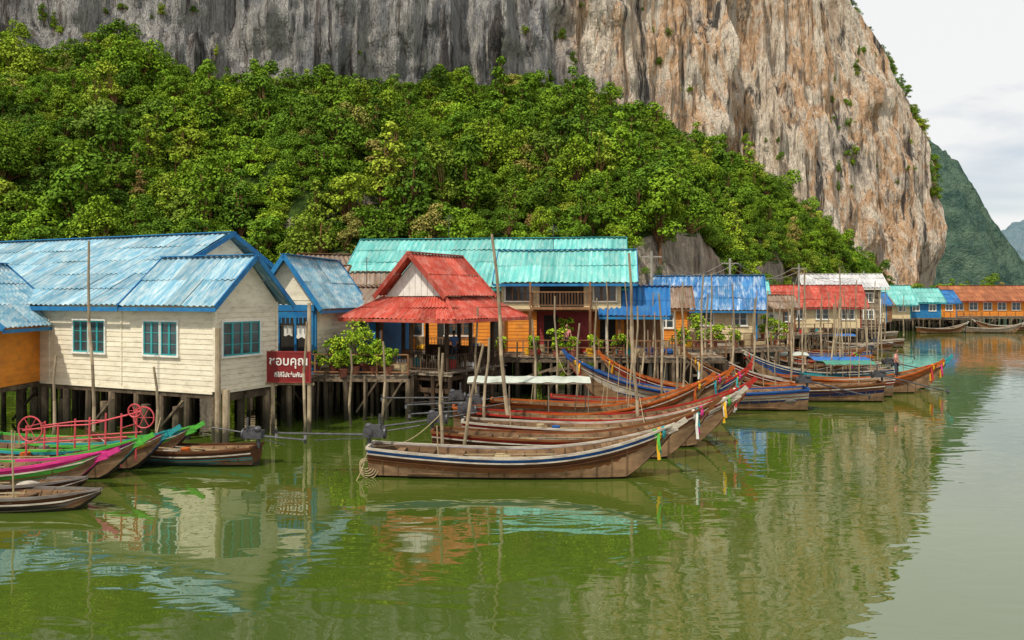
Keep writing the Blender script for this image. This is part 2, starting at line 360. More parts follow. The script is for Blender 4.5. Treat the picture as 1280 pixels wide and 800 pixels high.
for x,t,y,z,sv in zip(xs,ts,ys,zs,sf):
    r=x/y
    if r<-.8 or r>.66: continue
    if -31<x<-24 and t<.08 and R.random()<.8: continue
    d=1.8+.35*(sv>.2)
    g=(int(x//2.4),int(y//2.4))
    if any(((x-p[0])**2+(y-p[1])**2)<d*d for gx in(-1,0,1) for gy in(-1,0,1) for p in gridc.get((g[0]+gx,g[1]+gy),[])): continue
    gridc.setdefault(g,[]).append((x,y))
    s=R.choice([1.5,1.8,2.1,2.4,2.7,3.2])*(1+.25*float(sv))
    if R.random()<.03: s=4.0
    if t>.93: s*=.75
    cand.append((x,y,z-.4,s))
xs=NR.uniform(-112,72,1700); ts=NR.uniform(.02,.97,1700); ys,zs=terr(xs,ts)
for x,y,z,t in zip(xs,ys,zs,ts):
    if -.8<x/y<.66 and not(-31<x<-24 and t<.08): bush.append((x,y,z-.2,R.uniform(1.5,2.4)))
def sproj(xw): return float(np.interp(xw,PTS[:13,0],seg[:13]))
for i in range(420):
    s=seg[12]+R.uniform(-1,24); z=R.uniform(28,96)
    X,Y=cliff_fn(np.array([s]),np.array([z])); cand.append((float(X[0])+R.uniform(0,1.2),float(Y[0]),z-1.2,R.uniform(.9,2.3)))
for i in range(480):
    s=sproj(R.uniform(-75,88)); z=R.uniform(18,80)
    X,Y=cliff_fn(np.array([s]),np.array([z]))
    if fbm(np.array([s*.07]),np.array([z*.09]),4,2)[0]>.2: cand.append((float(X[0]),float(Y[0])-.2,z-.8,R.uniform(.4,1.3)))
for i in range(70):
    cx=R.uniform(82,114); cand.append((cx,R.uniform(158,172),.5+R.uniform(0,5)*(1 if cx<98 else .4),R.uniform(1.6,2.8)))
print('trees',len(cand),len(bush))
groups=[[] for _ in TR]
for c in cand: groups[R.randrange(len(TR))].append(c)
for c in bush: groups[R.choice([3,5])].append(c)
for k,(m,g) in enumerate(zip(TR,groups)):
    V=[];F=[]
    for (x,y,z,s) in g:
        a=R.uniform(0,6.28); h=s/2; tx,ty=R.uniform(-.12,.12),R.uniform(-.15,.08); b=len(V)
        for i in range(4):
            an=a+i*math.pi/2; dx,dy=h*1.414*math.cos(an),h*1.414*math.sin(an)
            V.append((x+dx,y+dy,z+dx*tx+dy*ty))
        F.append((b,b+1,b+2,b+3))
    me=bpy.data.meshes.new('tree_stand_%d'%k); me.from_pydata(V,[],F); o=link(bpy.data.objects.new('tree_stand_%d'%k,me)); o.parent=forest
    o.instance_type='FACES'; o.use_instance_faces_scale=True; o.instance_faces_scale=1.0
    o.show_instancer_for_render=False; o.show_instancer_for_viewport=False
    m.build('forest_tree_%d'%k,[W['woodm'],LEAF],o)

# ------------------------------------------------------------------ distant hills
def hill(name,xs,hs,y0,depth,c1,c2,seed,ns=.09):
    nx,ny=220,50
    X,T=np.meshgrid(np.linspace(xs[0],xs[-1],nx),np.linspace(0,1,ny))
    H=np.interp(X,xs,hs); prof=np.sin(np.clip(T,0,1)*math.pi*.5)**.7
    Z=H*prof*(1+.06*fbm(X*.03+seed,T*3,seed,4))+ (H*.04)*fbm(X*.12,T*14,seed+3,3); Z[0]=-3
    Y=y0+depth*T+6*fbm(X*.05,T*2,seed,3)
    V=np.stack([X,Y,Z],-1).reshape(-1,3); idx=np.arange(nx*ny).reshape(ny,nx)
    F=np.stack([idx[:-1,:-1],idx[:-1,1:],idx[1:,1:],idx[1:,:-1]],-1).reshape(-1,4)
    m,nt,N,Lk,B=newmat(name+'_mat'); pos=N.new('ShaderNodeNewGeometry').outputs['Position']
    Lk.new(ramp(N,Lk,noise(N,Lk,pos,ns,6,.75),[(.38,c1),(.6,c2)]),B.inputs['Base Color']); B.inputs['Roughness'].default_value=1; B.inputs['Specular IOR Level'].default_value=0  # aerial haze is painted into the bluish base colour, no volume
    b=N.new('ShaderNodeBump'); b.inputs['Distance'].default_value=14; b.inputs['Strength'].default_value=1; Lk.new(noise(N,Lk,pos,ns*.8,6,.75),b.inputs['Height']); Lk.new(b.outputs[0],B.inputs['Normal'])
    me=bpy.data.meshes.new(name); me.from_pydata(V.tolist(),[],F.tolist()); me.materials.append(m); me.polygons.foreach_set('use_smooth',[True]*len(F)); link(bpy.data.objects.new(name,me))
hill('distant_hill',[150,220,255,266,274,284,292,302,314,324],[125,115,102,92,74,56,42,28,11,0],440,60,(.055,.105,.09),(.14,.21,.15),1)
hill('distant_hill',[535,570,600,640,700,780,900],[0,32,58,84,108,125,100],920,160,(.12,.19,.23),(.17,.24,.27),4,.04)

# ------------------------------------------------------------------ building helpers
def stilts(m,x0,x1,y0,y1,ztop,sx=1.6,sy=1.6,r=.11,mi=0,zb=-1.5,lean=.06):
    nx=max(1,round((x1-x0)/sx)); ny=max(1,round((y1-y0)/sy))
    for i in range(nx+1):
        for j in range(ny+1):
            x=x0+(x1-x0)*i/nx; y=y0+(y1-y0)*j/ny; rr=r*R.uniform(.7,1.35)
            m.cyl((x+R.uniform(-lean,lean),y+R.uniform(-lean,lean),zb),(x,y,ztop),rr*1.1,rr,7,mi)
def deck(m,x0,x1,y0,y1,z,mi=0,pw=.2):
    n=int((x1-x0)/pw)
    for i in range(n):
        x=x0+(i+.5)*(x1-x0)/n; m.box((x,(y0+y1)/2+R.uniform(-.05,.05),z-.02),(pw*.93,y1-y0+R.uniform(-.05,.12),.04),mi)
    for y in np.arange(y0+.1,y1,1.2): m.bx(x0,x1,y-.05,y+.05,z-.17,z-.045,mi)
def rail(m,p0,p1,h=.9,n=None,mi=0,slats=True,t=.05):
    p0=Vector(p0);p1=Vector(p1);L=(p1-p0).length; n=n or max(1,round(L/1.4))
    for i in range(n+1):
        p=p0.lerp(p1,i/n); m.box((p.x,p.y,p.z+h/2),(t*1.4,t*1.4,h),mi)
    for k in((h,.12,.5) if not slats else (h,.12)):
        m.beam(p0+Vector((0,0,k)),p1+Vector((0,0,k)),t,t,mi)
    if slats:
        k=int(L/.16)
        for i in range(1,k): p=p0.lerp(p1,i/k); m.box((p.x,p.y,p.z+h/2+.06),(t*.55,t*.55,h-.14),mi)
def siding(m,side,u0,u1,z0,z1,fix,pitch=.19,mi=0,sgn=1):
    n=max(1,round((z1-z0)/pitch)); h=(z1-z0)/n
    for i in range(n):
        za=z0+i*h; zb=za+h; o0,o1=.022,.002
        if side=='F': P=[(u0,fix-o0*sgn,za),(u1,fix-o0*sgn,za),(u1,fix-o1*sgn,zb),(u0,fix-o1*sgn,zb),(u0,fix,za),(u1,fix,za)]
        else: P=[(fix+o0*sgn,u0,za),(fix+o0*sgn,u1,za),(fix+o1*sgn,u1,zb),(fix+o1*sgn,u0,zb),(fix,u0,za),(fix,u1,za)]
        m.add(P,[(0,1,2,3),(4,5,1,0)],mi)
def wbox(m,side,fix,u0,u1,z0,z1,o0,o1,mi):
    if side=='F': m.bx(u0,u1,fix-o1,fix-o0,z0,z1,mi)
    elif side=='R': m.bx(fix+o0,fix+o1,u0,u1,z0,z1,mi)
    elif side=='L': m.bx(fix-o1,fix-o0,u0,u1,z0,z1,mi)
def window(m,side,fix,uc,zc,w,h,panes=2,rows=2,mg=0,mf=1,mfr=2,mid=False):
    u0,u1,z0,z1=uc-w/2,uc+w/2,zc-h/2,zc+h/2
    wbox(m,side,fix,u0,u1,z0,z1,.024,.032,mg)
    t=.07
    wbox(m,side,fix,u0-t,u1+t,z1,z1+t,.01,.085,mfr); wbox(m,side,fix,u0-t*1.6,u1+t*1.6,z0-t,z0,.01,.12,mfr)
    wbox(m,side,fix,u0-t,u0,z0,z1,.01,.08,mfr); wbox(m,side,fix,u1,u1+t,z0,z1,.01,.08,mfr)
    pw=(u1-u0)/panes
    for i in range(panes):
        a=u0+i*pw; b=a+pw
        wbox(m,side,fix,a,a+.05,z0,z1,.032,.062,mf); wbox(m,side,fix,b-.05,b,z0,z1,.032,.062,mf)
        wbox(m,side,fix,a+.05,b-.05,z0,z0+.06,.032,.06,mf); wbox(m,side,fix,a+.05,b-.05,z1-.06,z1,.032,.06,mf)
        for r in range(1,rows+1):
            zz=z0+(z1-z0)*r/(rows+1); wbox(m,side,fix,a+.05,b-.05,zz-.015,zz+.015,.032,.049,mf)
def gable_roof(x0,x1,y0,y1,ze,zr,roofmat,trimmat,parent,axis='x',per=.3,name='roof'):
    m=M(); t=M(); am=.04
    if axis=='x':
        ym=(y0+y1)/2
        m.corr((x0,y0,ze),(x1,y0,ze),(x1,ym,zr),(x0,ym,zr),per,am)
        m.corr((x0,y1,ze),(x1,y1,ze),(x1,ym,zr),(x0,ym,zr),per,am)
        for x in(x0-.02,x1+.02):
            t.beam((x,y0,ze-.05),(x,ym,zr-.05),.05,.2); t.beam((x,y1,ze-.05),(x,ym,zr-.05),.05,.2)
        t.bx(x0,x1,y0+.02,y0+.06,ze-.2,ze-.06)
        t.beam((x0,ym-.09,zr+.03),(x1,ym-.09,zr+.03),.2,.035); t.beam((x0,ym+.09,zr+.033),(x1,ym+.09,zr+.033),.2,.035)
    else:
        xm=(x0+x1)/2
        m.corr((x0,y0,ze),(x0,y1,ze),(xm,y1,zr),(xm,y0,zr),per,am)
        m.corr((x1,y0,ze),(x1,y1,ze),(xm,y1,zr),(xm,y0,zr),per,am)
        for y in(y0-.02,y1+.02):
            t.beam((x0,y,ze-.05),(xm,y,zr-.05),.05,.2); t.beam((x1,y,ze-.05),(xm,y,zr-.05),.05,.2)
        for x in(x0+.04,x1-.04): t.bx(x-.02,x+.02,y0,y1,ze-.2,ze-.06)
        t.beam((xm-.09,y0,zr+.03),(xm-.09,y1,zr+.03),.2,.035); t.beam((xm+.09,y0,zr+.033),(xm+.09,y1,zr+.033),.2,.035)
    m.build(name,roofmat,parent); t.build(name+'_trim',trimmat,parent)
def antenna(m,x,y,z):
    m.cyl((x,y,z-.3),(x,y,z+1.6),.02,.02,5)
    for i in range(5): m.beam((x-.35+.04*i,y,z+1.2+.08*i),(x+.35-.04*i,y,z+1.2+.08*i),.015,.015)
def house(name,loc,rot,w,d,z0,z1,zr,wall,roofm,trim,axis='x',over=.5,wins=(),per=.3,st=1.8,frame=None,porch=0,sid=.2,ant=True):
    e=empty(name,(loc[0],loc[1],0),rot); hw=w/2
    m=M(); siding(m,'F',-hw,hw,z0,z1,0,sid); siding(m,'R',0,d,z0,z1,hw,sid); siding(m,'L',0,d,z0,z1,-hw,sid,sgn=-1)
    m.quad((-hw,d,z0),(hw,d,z0),(hw,d,z1),(-hw,d,z1))
    k=(zr-z1)
    if axis=='x':
        for x in(-hw,hw): m.tri((x,0,z1),(x,d,z1),(x,d/2,zr-.08))
    else:
        for y in(0,d): m.tri((-hw,y,z1),(hw,y,z1),(0,y,zr-.08))
    m.build('walls',wall,e)
    ze=z1-.02-over*k/((d if axis=='x' else w)/2)*.9
    gable_roof(-hw-over,hw+over,-over,d+over,ze,zr,roofm,trim,e,axis,per)
    m=M()
    for x in(-hw,hw): m.bx(x-.06,x+.06,-.05,.07,z0,z1)
    m.build('corner_boards',trim,e)
    m=M(); stilts(m,-hw+.1,hw-.1,.1-porch,d-.1,z0-.15,st,st); m.bx(-hw,hw,-.06,.06,z0-.2,z0-.02); m.bx(hw-.05,hw+.05,.07,d,z0-.2,z0-.02)
    for y in np.arange(.1-porch,d,st): m.bx(-hw,hw,y-.05,y+.05,z0-.34,z0-.2)
    m.build('stilts',W['pile'],e)
    m=M(); m.bx(-hw+.03,hw-.03,.1,d-.1,z0-.12,z0-.02)
    if porch: deck(m,-hw,hw,-porch,-.08,z0-.02)
    m.build('floor',W['woodg'],e)
    m=M()
    for wn in wins:
        side,u,z,ww,hh=wn[:5]; fix={'F':0,'R':hw,'L':-hw}[side]
        window(m,side,fix,u,z,ww,hh,wn[5] if len(wn)>5 else 2,1)
    if wins: m.build('windows',[W['glass'],frame or W['whitep'],frame or W['whitep']],e)
    if ant and R.random()<.6:
        m=M(); antenna(m,R.uniform(-.3,.3)*w,d/2,zr); m.build('tv_antenna',W['metal'],e)
    return e
def clutter_on(e,x0,x1,y0,y1,z,n,hang=None):
    c=M()
    for i in range(n):
        x,y=R.uniform(x0,x1),R.uniform(y0,y1); k=R.randrange(5); mi=R.choice([0,1,2,3,4,5,5,6,6,6])
        if k==0: c.box((x,y,z+.22),(R.uniform(.3,.7),.4,.44),mi,rz=R.uniform(0,1.5))
        elif k==1: c.cyl((x,y,z),(x,y,z+.4),.15,.19,12,mi)
        elif k==2: c.cyl((x,y,z),(x,y,z+.8),.27,.27,14,mi)
        elif k==3: c.sph((x,y,z+.15),(.4,.3,.22),mi)
        else:
            for q in range(4): c.ring((x,y,z+.04+.05*q),.28-.02*q,.03,'z',12,5)
    if hang:
        u0,u1,yh,zh=hang; c.beam((u0,yh,zh),(u1,yh,zh),.015,.015,5); x=u0+.2
        while x<u1-.3:
            ww=R.uniform(.3,.5); hh=R.uniform(.4,.7); n_=5; vs=[]
            for a in range(n_+1):
                for b in(0,1): vs.append((x+ww*a/n_,yh+.03*math.sin(a*2.1+x),zh-(hh+.04*math.sin(a*1.7))*b))
            c.add(vs,[(2*a,2*a+2,2*a+3,2*a+1) for a in range(n_)],R.choice([0,1,2,5,6])); x+=ww+R.uniform(.1,.6)
    c.build('household_clutter',[W['bblue'],W['whitep'],W['redp'],W['yellow'],W['bteal'],W['rope'],W['woodm']],e)

# ------------------------------------------------------------------ white house
def white_house():
    e=empty('white_wooden_house',(-11.15,30,0),-24.2)
    Z0,Z1=1.9,5.25; D=3.4
    m=M(); siding(m,'F',-12.4,0,Z0,Z1,0,.2); siding(m,'R',0,D,Z0,Z1,0,.2)
    m.tri((0,0,Z1),(0,D,Z1),(0,D/2,7.0)); m.quad((-12.4,0,Z0),(-12.4,9,Z0),(-12.4,9,6.5),(-12.4,0,Z1))
    siding(m,'R',D,9,Z0,5.6,-4.7,.2); m.tri((-4.7,1.8,5.6),(-4.7,9.2,5.6),(-4.7,5.5,8.3))
    m.quad((-4.7,D,Z0),(0,D,Z0),(0,D,Z1),(-4.7,D,Z1))
    m.tri((-4.45,-.3,Z1),(-4.45,D,Z1),(-4.45,D/2,7.0)); m.build('walls',W['white'],e)
    gable_roof(-4.5,.5,-.5,D+.5,5.12,7.1,W['roofblue'],W['bluetrim'],e,name='front_gable_roof')
    r=M(); r.corr((-13.3,-.5,5.13),(-4.52,-.5,5.13),(-4.52,5.5,8.4),(-13.3,5.5,8.4),.3,.04); r.corr((-24,2,6.3),(-13.3,2,6.3),(-13.3,5.5,8.4),(-24,5.5,8.4),.3,.04)
    r.corr((-24,11.5,5.2),(-4.52,11.5,5.2),(-4.52,5.5,8.4),(-24,5.5,8.4),.3,.04); r.build('main_roof',W['roofblue'],e)
    t=M(); t.beam((-4.3,1.9,6.42),(-4.3,5.5,8.36),.05,.22); t.beam((-4.3,11.5,5.2),(-4.3,5.5,8.36),.05,.22)
    t.beam((-24,5.42,8.45),(-4.3,5.42,8.45),.22,.04); t.beam((-24,5.6,8.453),(-4.3,5.6,8.453),.22,.04)
    t.bx(-13.3,-4.52,-.54,-.5,4.9,5.07); t.build('main_roof_trim',W['bluetrim'],e)
    c=M(); c.bx(-.07,.05,-.05,.07,Z0,Z1); c.bx(-.07,.05,D-.07,D+.05,Z0,Z1); c.bx(-12.45,-12.33,-.05,.06,Z0,Z1)
    c.bx(-12.4,-.08,-.06,.0,Z0-.1,Z0-.005); c.bx(-.02,.06,.08,D,Z0-.1,Z0-.005)
    for x in(-9.2,-4.9): c.bx(x-.03,x+.03,-.045,-.004,Z0,Z1)
    c.build('corner_boards',W['white'],e)
    w=M()
    for uc,ww in((-2.75,1.75),(-6.75,1.8),(-11.1,1.5)):
        for s in(-1,1): window(w,'F',0,uc+s*(ww/4+.03),3.85,ww/2-.04,1.3,2,2)
    window(w,'R',0,1.35,3.85,2.0,1.3,4,2)
    w.build('windows',[W['glass'],W['tealtrim'],W['whitep']],e)
    s=M(); stilts(s,-12.3,-.1,.08,8.5,Z0-.25,1.35,1.5,.13)
    for y in(.08,1.6,3.2): s.bx(-12.4,0,y-.08,y+.08,Z0-.28,Z0-.12)
    s.bx(-.12,.0,.1,D,Z0-.42,Z0-.13)
    for x in np.arange(-12.2,0,.6): s.bx(x-.04,x+.04,0,9,Z0-.12,Z0-.01)
    s.beam((-7,.0,-.1),(-5.4,.0,1.4),.08,.08); s.beam((-1.6,.0,1.5),(-3.1,.0,.1),.08,.08); s.beam((-11.6,.0,.1),(-10,.0,1.5),.08,.08)
    for x in(-10.4,-8.7,-6.2,-3.9,-2.2): s.cyl((x,.2,-1),(x+.1,.2,1.2),.19,.19,9)
    s.build('stilts',W['pile'],e)
    f=M(); f.bx(-12.35,-.05,.05,8.9,Z0-.009,Z0+.03); f.build('floor',W['woodg'],e)
white_house()
m=M(); m.cyl((-10.95,29.75,-1.5),(-10.95,29.75,4.3),.13,.1,8); m.cyl((-10.75,29.9,-1.5),(-10.7,29.9,2.0),.16,.15,8); m.build('mooring_post',W['bamboo'])
house('orange_roofed_hut',(-22.3,31.2),0,4.4,3.2,1.9,4.9,6.9,W['orange'],W['roofblue'],W['bluetrim'],axis='y',over=.75,wins=[('F',1.2,3.6,1.0,1.2)],ant=False)
e=house('blue_roofed_house',(-10.15,36.2),-8,2.6,6,1.95,5.5,7.35,W['white'],W['roofblue'],W['bluetrim'],axis='y',over=.45,ant=False)
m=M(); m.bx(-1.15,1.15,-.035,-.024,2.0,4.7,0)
for x in(-1.2,-.4,.4,1.2): m.bx(x-.05,x+.05,-.12,-.04,1.95,4.8,1)
m.bx(-1.3,1.3,-.15,-.04,4.82,5.1,1)
m.build('doorway',[W['dark'],W['bluetrim']],e)
m=M(); m.bx(-1.3,1.5,-1.1,-1.06,4.55,4.8)
for i in range(14): m.bx(-1.25+i*.2,-1.2+i*.2,-1.12,-1.08,4.3,4.55)
m.build('porch_frame',W['bluetrim'],e)
m=M()
for x in(-1.3,1.5): m.cyl((x,-1.2,-1.5),(x,-1.2,5.2),.09,.08,8)
m.build('porch_posts',W['bamboo'],e)
clutter_on(e,-1,1.2,-1,-.3,2,6,(-1.2,1.3,-.8,4.2))

def shanty(name,x,y,rot,w,d,z0,z1,zr,wall,roof,trim=None,axis='x',over=.4,wins=(),**k):
    return house(name,(x,y),rot,w,d,z0,z1,zr,wall,roof,trim or W['woodm'],axis,over,wins,**k)
shanty('tin_roofed_shack',-9.6,44,10,5,4,2,5.6,6.9,W['woodm'],W['rooftin'],wins=[('F',-1,4.2,1,1),('F',1,4.2,1,1)])
shanty('tin_roofed_shack',-13.6,48,-5,6,4,2,6.2,7.4,W['cream'],W['rooftin'])
shanty('brown_roofed_house',-8.0,41.5,-20,2.8,3,2,4.9,6.0,W['bluetrim'],W['rooftin'],over=.5,wins=[('F',0,3.8,1.2,1)])
shanty('tin_roofed_shack',-10.6,50,25,4,4,2,7.0,8.2,W['woodg'],W['rooftin'],ant=False)

def sign():
    e=empty('red_restaurant_sign',(-8.85,31.7,2.66),-6)
    m=M(); m.bx(-.85,.85,-.03,.03,-.55,.6,0)
    for a in((-.9,.9,-.6,-.55),(-.9,.9,.6,.65)): m.bx(a[0],a[1],-.045,.045,a[2],a[3],1)
    for x in(-.875,.875): m.bx(x-.025,x+.025,-.044,.044,-.55,.6,1)
    m.build('board',[W['signred'],W['maroon']],e)
    for tx,sz,z in(('ชอบคุณ',.5,.1),('ที่ให้ไปเช่นกัน',.23,-.36)):
        c=bpy.data.curves.new('lettering','FONT'); c.body=tx; c.size=sz; c.align_x='CENTER'; c.extrude=.008; c.offset=.006
        o=bpy.data.objects.new('lettering',c); link(o); o.parent=e; o.location=(0,-.042,z); o.rotation_euler=(math.pi/2,0,0); c.materials.append(W['whitep'])
    m=M()
    for x in(-.7,.8): m.cyl((x,.1,-4),(x,.1,.7 if x<0 else 2.4),.09,.08,8)
    m.beam((-1,.1,-.65),(1,.1,-.65),.06,.1)
    m.build('posts',W['bamboo'],e)
sign()

def pier(name,x,y,rot,w,d,z,st=1.5,rl=True,r=.1,cl=0):
    e=empty(name,(x,y,0),rot); m=M(); deck(m,-w/2,w/2,0,d,z); m.build('deck_planks',W['woodg'],e)
    m=M(); stilts(m,-w/2,w/2,.05,d,z-.17,st,st,r,lean=.14)
    for i in range(int(w/1.1)):
        a=-w/2+i*1.1
        if R.random()<.6: m.beam((a,-.02,R.uniform(0,.5)),(a+1.1*R.choice([1,-1])*.9,-.02,z-.2),.06,.08)
        if R.random()<.5: m.cyl((a+.4,-.15,-1.5),(a+.4+R.uniform(-.15,.15),-.15,z+R.uniform(-.3,1.3)),.06,.05,6)
        if R.random()<.35: m.beam((a,-.06,z-R.uniform(.5,1.3)),(a+1.6,-.06,z-R.uniform(.5,1.3)),.04,.12)
    m.bx(-w/2,w/2,-.04,.06,z-.3,z-.18); m.build('piles',W['pile'],e)
    if rl: m=M(); rail(m,(-w/2,.08,z),(w/2,.08,z),.9,slats=False); m.build('railing',W['woodm'],e)
    if cl: clutter_on(e,-w/2+.3,w/2-.3,.4,min(d-.3,2.5),z,cl)
    return e
pier('wooden_pier',-7.4,35.5,-4,5.6,9,2.0,1.0,cl=14)
pier('wooden_pier',4.0,43.2,-3,15,3.6,2.2,.95,cl=26)
pier('wooden_pier',14,50.5,22,9,5,2.2,1.1,cl=12)
pier('wooden_pier',23,68,38,16,4,2.1,1.3,cl=12)
pier('wooden_pier',36,88,30,16,5,2.0,1.6,cl=10)
pier('wooden_pier',58,126,20,44,5,1.9,2.2,r=.16)
pier('wooden_pier',93,137,-4,44,5,1.9,2.4,r=.18)

# ---------- pavilion
def pavilion():
    e=empty('red_roofed_pavilion',(-3.7,39,0),-30)
    r=M(); E=3.3; T=1.75; ze=4.45; zt=5.45
    c=[(-E,-E),(E,-E),(E,E),(-E,E)]; tt=[(-T,-T),(T,-T),(T,T),(-T,T)]
    for i in range(4):
        a,b=c[i],c[(i+1)%4]; p,q=tt[i],tt[(i+1)%4]
        r.corr((a[0],a[1],ze),(b[0],b[1],ze),(q[0],q[1],zt),(p[0],p[1],zt),.26,.035)
    G=2.0; yg=2.2
    r.corr((-G,-yg,5.5),(-G,yg,5.5),(0,yg,7.5),(0,-yg,7.5),.26,.035); r.corr((G,-yg,5.5),(G,yg,5.5),(0,yg,7.5),(0,-yg,7.5),.26,.035)
    r.build('roof',W['roofred'],e)
    t=M()
    for i in range(4):
        a,b=c[i],c[(i+1)%4]; t.beam((a[0],a[1],ze-.07),(b[0],b[1],ze-.07),.05,.14); p=tt[i]; t.beam((a[0],a[1],ze+.05),(p[0],p[1],zt+.07),.14,.05)
    for y in(-yg-.03,yg+.03):
        for s in(-1,1): t.beam((s*G*1.03,y,5.43),(0,y,7.48),.05,.22)
    t.beam((0,-yg-.05,7.55),(0,yg+.05,7.55),.24,.06)
    t.build('roof_trim',W['roofred'],e)
    g=M()
    for y in(-T+.05,T-.05): g.tri((-1.72,y,5.5),(1.72,y,5.5),(0,y,7.22))
    for i in range(9):
        x=-1.4+i*.35; g.bx(x-.012,x+.012,-T+.02,-T+.04,5.5,5.5+max(.05,1.68-abs(x))-.02)
    g.build('gable_panel',W['whitep'],e)
    p=M()
    for x in(-2,0,2):
        for y in(-2,0,2):
            if x==0 and y==0: continue
            p.cyl((x,y,-1.5),(x,y,ze+.45),.11,.1,8)
    for y in(-2,2): p.bx(-2.6,2.6,y-.05,y+.05,ze-.02,ze+.12)
    for x in(-2,2): p.bx(x-.05,x+.05,-2.6,2.6,ze-.15,ze-.02)
    s=-2.12
    p.beam((-2,s,.1),(0,s,1.8),.1,.12); p.beam((0,s-.01,.1),(-2,s-.01,1.8),.1,.12); p.beam((0,s,.1),(2,s,1.8),.1,.12); p.beam((2,s-.01,.1),(0,s-.01,1.8),.1,.12)
    for z in(.5,1.1,1.65): p.bx(-2.3,2.3,s-.14,s-.06,z,z+.2)
    for z in(.5,1.65): p.bx(2.1,2.2,-2.3,2.3,z,z+.2)
    stilts(p,-2.4,2.4,-2.3,2.4,1.85,1.0,1.2,.09)
    p.build('posts',W['wood'],e)
    f=M(); deck(f,-2.5,2.5,-2.4,2.5,2.05); f.build('floor',W['woodg'],e)
    b=M(); rail(b,(-2.3,-2.1,2.05),(2.1,-2.1,2.05),.75); rail(b,(2.15,-2.1,2.05),(2.15,2.2,2.05),.75)
    b.bx(-2,2,1.5,1.95,2.45,2.5); b.bx(-1.9,1.9,1.9,1.95,2.5,3.0); b.build('railing',W['wood'],e)
    clutter_on(e,-1.9,1.9,-1.7,1.2,2.05,8)
pavilion()

def orange_house():
    e=empty('teal_roofed_orange_house',(-1.6,47.6,0),-7); hw=8.2; d=8; z0,zm,z1,zr=2.3,4.75,6.45,9.2
    m=M(); siding(m,'F',-hw,hw,z0,zm,0,.2,0); siding(m,'R',0,d,z0,zm,hw,.2,0); siding(m,'L',0,d,z0,zm,-hw,.2,0,-1)
    siding(m,'F',-hw,hw,zm,z1,0,.22,1); siding(m,'R',0,d,zm,z1,hw,.22,1); siding(m,'L',0,d,zm,z1,-hw,.22,1,-1)
    m.quad((-hw,d,z0),(hw,d,z0),(hw,d,z1),(-hw,d,z1),0)
    for x in(-hw,hw): m.tri((x,0,z1),(x,d,z1),(x,d/2,zr-.1),1)
    x0,x1=1.2,8.0; yf=-1.6
    siding(m,'F',x0,x1,zm,z1+.1,yf,.22,1); siding(m,'R',yf,0,zm,z1+.1,x1,.22,1); siding(m,'L',yf,0,zm,z1+.1,x0,.22,1,-1)
    m.tri((x1,yf,z1+.1),(x1,1.8,z1+.1),(x1,.1,8.05),1)
    siding(m,'F',3.2,6.4,z0,zm-.12,yf+.6,.2,2); siding(m,'F',x0,3.2,z0,zm-.12,yf+.3,.2,0)
    m.build('walls',[W['orange'],W['cream'],W['maroon']],e)
    gable_roof(-hw-.7,hw+.2,-.9,d+.9,6.0,zr,W['roofteal'],W['tealtrim'],e,per=.32,name='main_roof')
    gable_roof(x0-.4,x1+.9,yf-.7,2.5,6.25,8.2,W['roofteal'],W['bluetrim'],e,per=.32,name='wing_roof')
    w=M()
    for u,ww in((-6.4,1.4),(-3.6,1.6),(-.8,1.4)): window(w,'F',0,u,5.55,ww,.9,4,1)
    for u,ww in((-6.8,1.2),(-4.6,1.6),(-1.6,1.6)): window(w,'F',0,u,3.7,ww,1.1,3,1)
    window(w,'F',yf,2.2,5.65,1.5,.85,4,1); window(w,'F',yf,7.1,5.65,1.2,.85,3,1)
    w.build('windows',[W['glass'],W['woodm'],W['whitep']],e)
    b=M()
    b.bx(x0,x1,yf-.05,-.05,zm-.12,zm-.003,0); b.bx(-hw,x0,-.16,-.03,zm-.06,zm+.08,0)
    b.bx(3.0,6.3,yf-1.5,yf-.06,zm+.0,zm+.12,0); rail(b,(3.0,yf-1.45,zm+.12),(6.3,yf-1.45,zm+.12),.85); rail(b,(3.0,yf-1.4,zm+.12),(3.0,yf-.1,zm+.12),.85); rail(b,(6.3,yf-1.4,zm+.12),(6.3,yf-.1,zm+.12),.85)
    for x in(3.0,6.3): b.bx(x-.07,x+.07,yf-1.52,yf-1.38,2.2,zm); b.bx(x-.05,x+.05,yf-1.5,yf-1.4,zm+.97,6.3)
    for x in(x0+.1,x1-.1): b.bx(x-.08,x+.08,yf,yf+.16,2.2,zm-.13)
    rail(b,(-7.8,-1.2,z0-.05),(-.4,-1.2,z0-.05),.8)
    b.build('balcony',W['woodm'],e)
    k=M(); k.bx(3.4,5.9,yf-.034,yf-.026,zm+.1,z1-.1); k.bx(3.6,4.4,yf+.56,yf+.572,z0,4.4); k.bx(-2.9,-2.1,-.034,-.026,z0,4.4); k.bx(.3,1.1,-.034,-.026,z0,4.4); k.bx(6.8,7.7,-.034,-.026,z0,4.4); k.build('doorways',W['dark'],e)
    s=M(); stilts(s,-hw,hw,-3,d,z0-.2,1.5,1.6,.11); s.build('stilts',W['pile'],e)
    f=M(); deck(f,-hw,hw,-1.4,d-.1,z0-.01); f.build('floor',W['woodg'],e)
    clutter_on(e,-7.5,7.5,-1.0,-.2,z0,14)
    m=M(); antenna(m,-3,4,zr); antenna(m,4,1,8.2); m.build('tv_antenna',W['metal'],e)
orange_house()

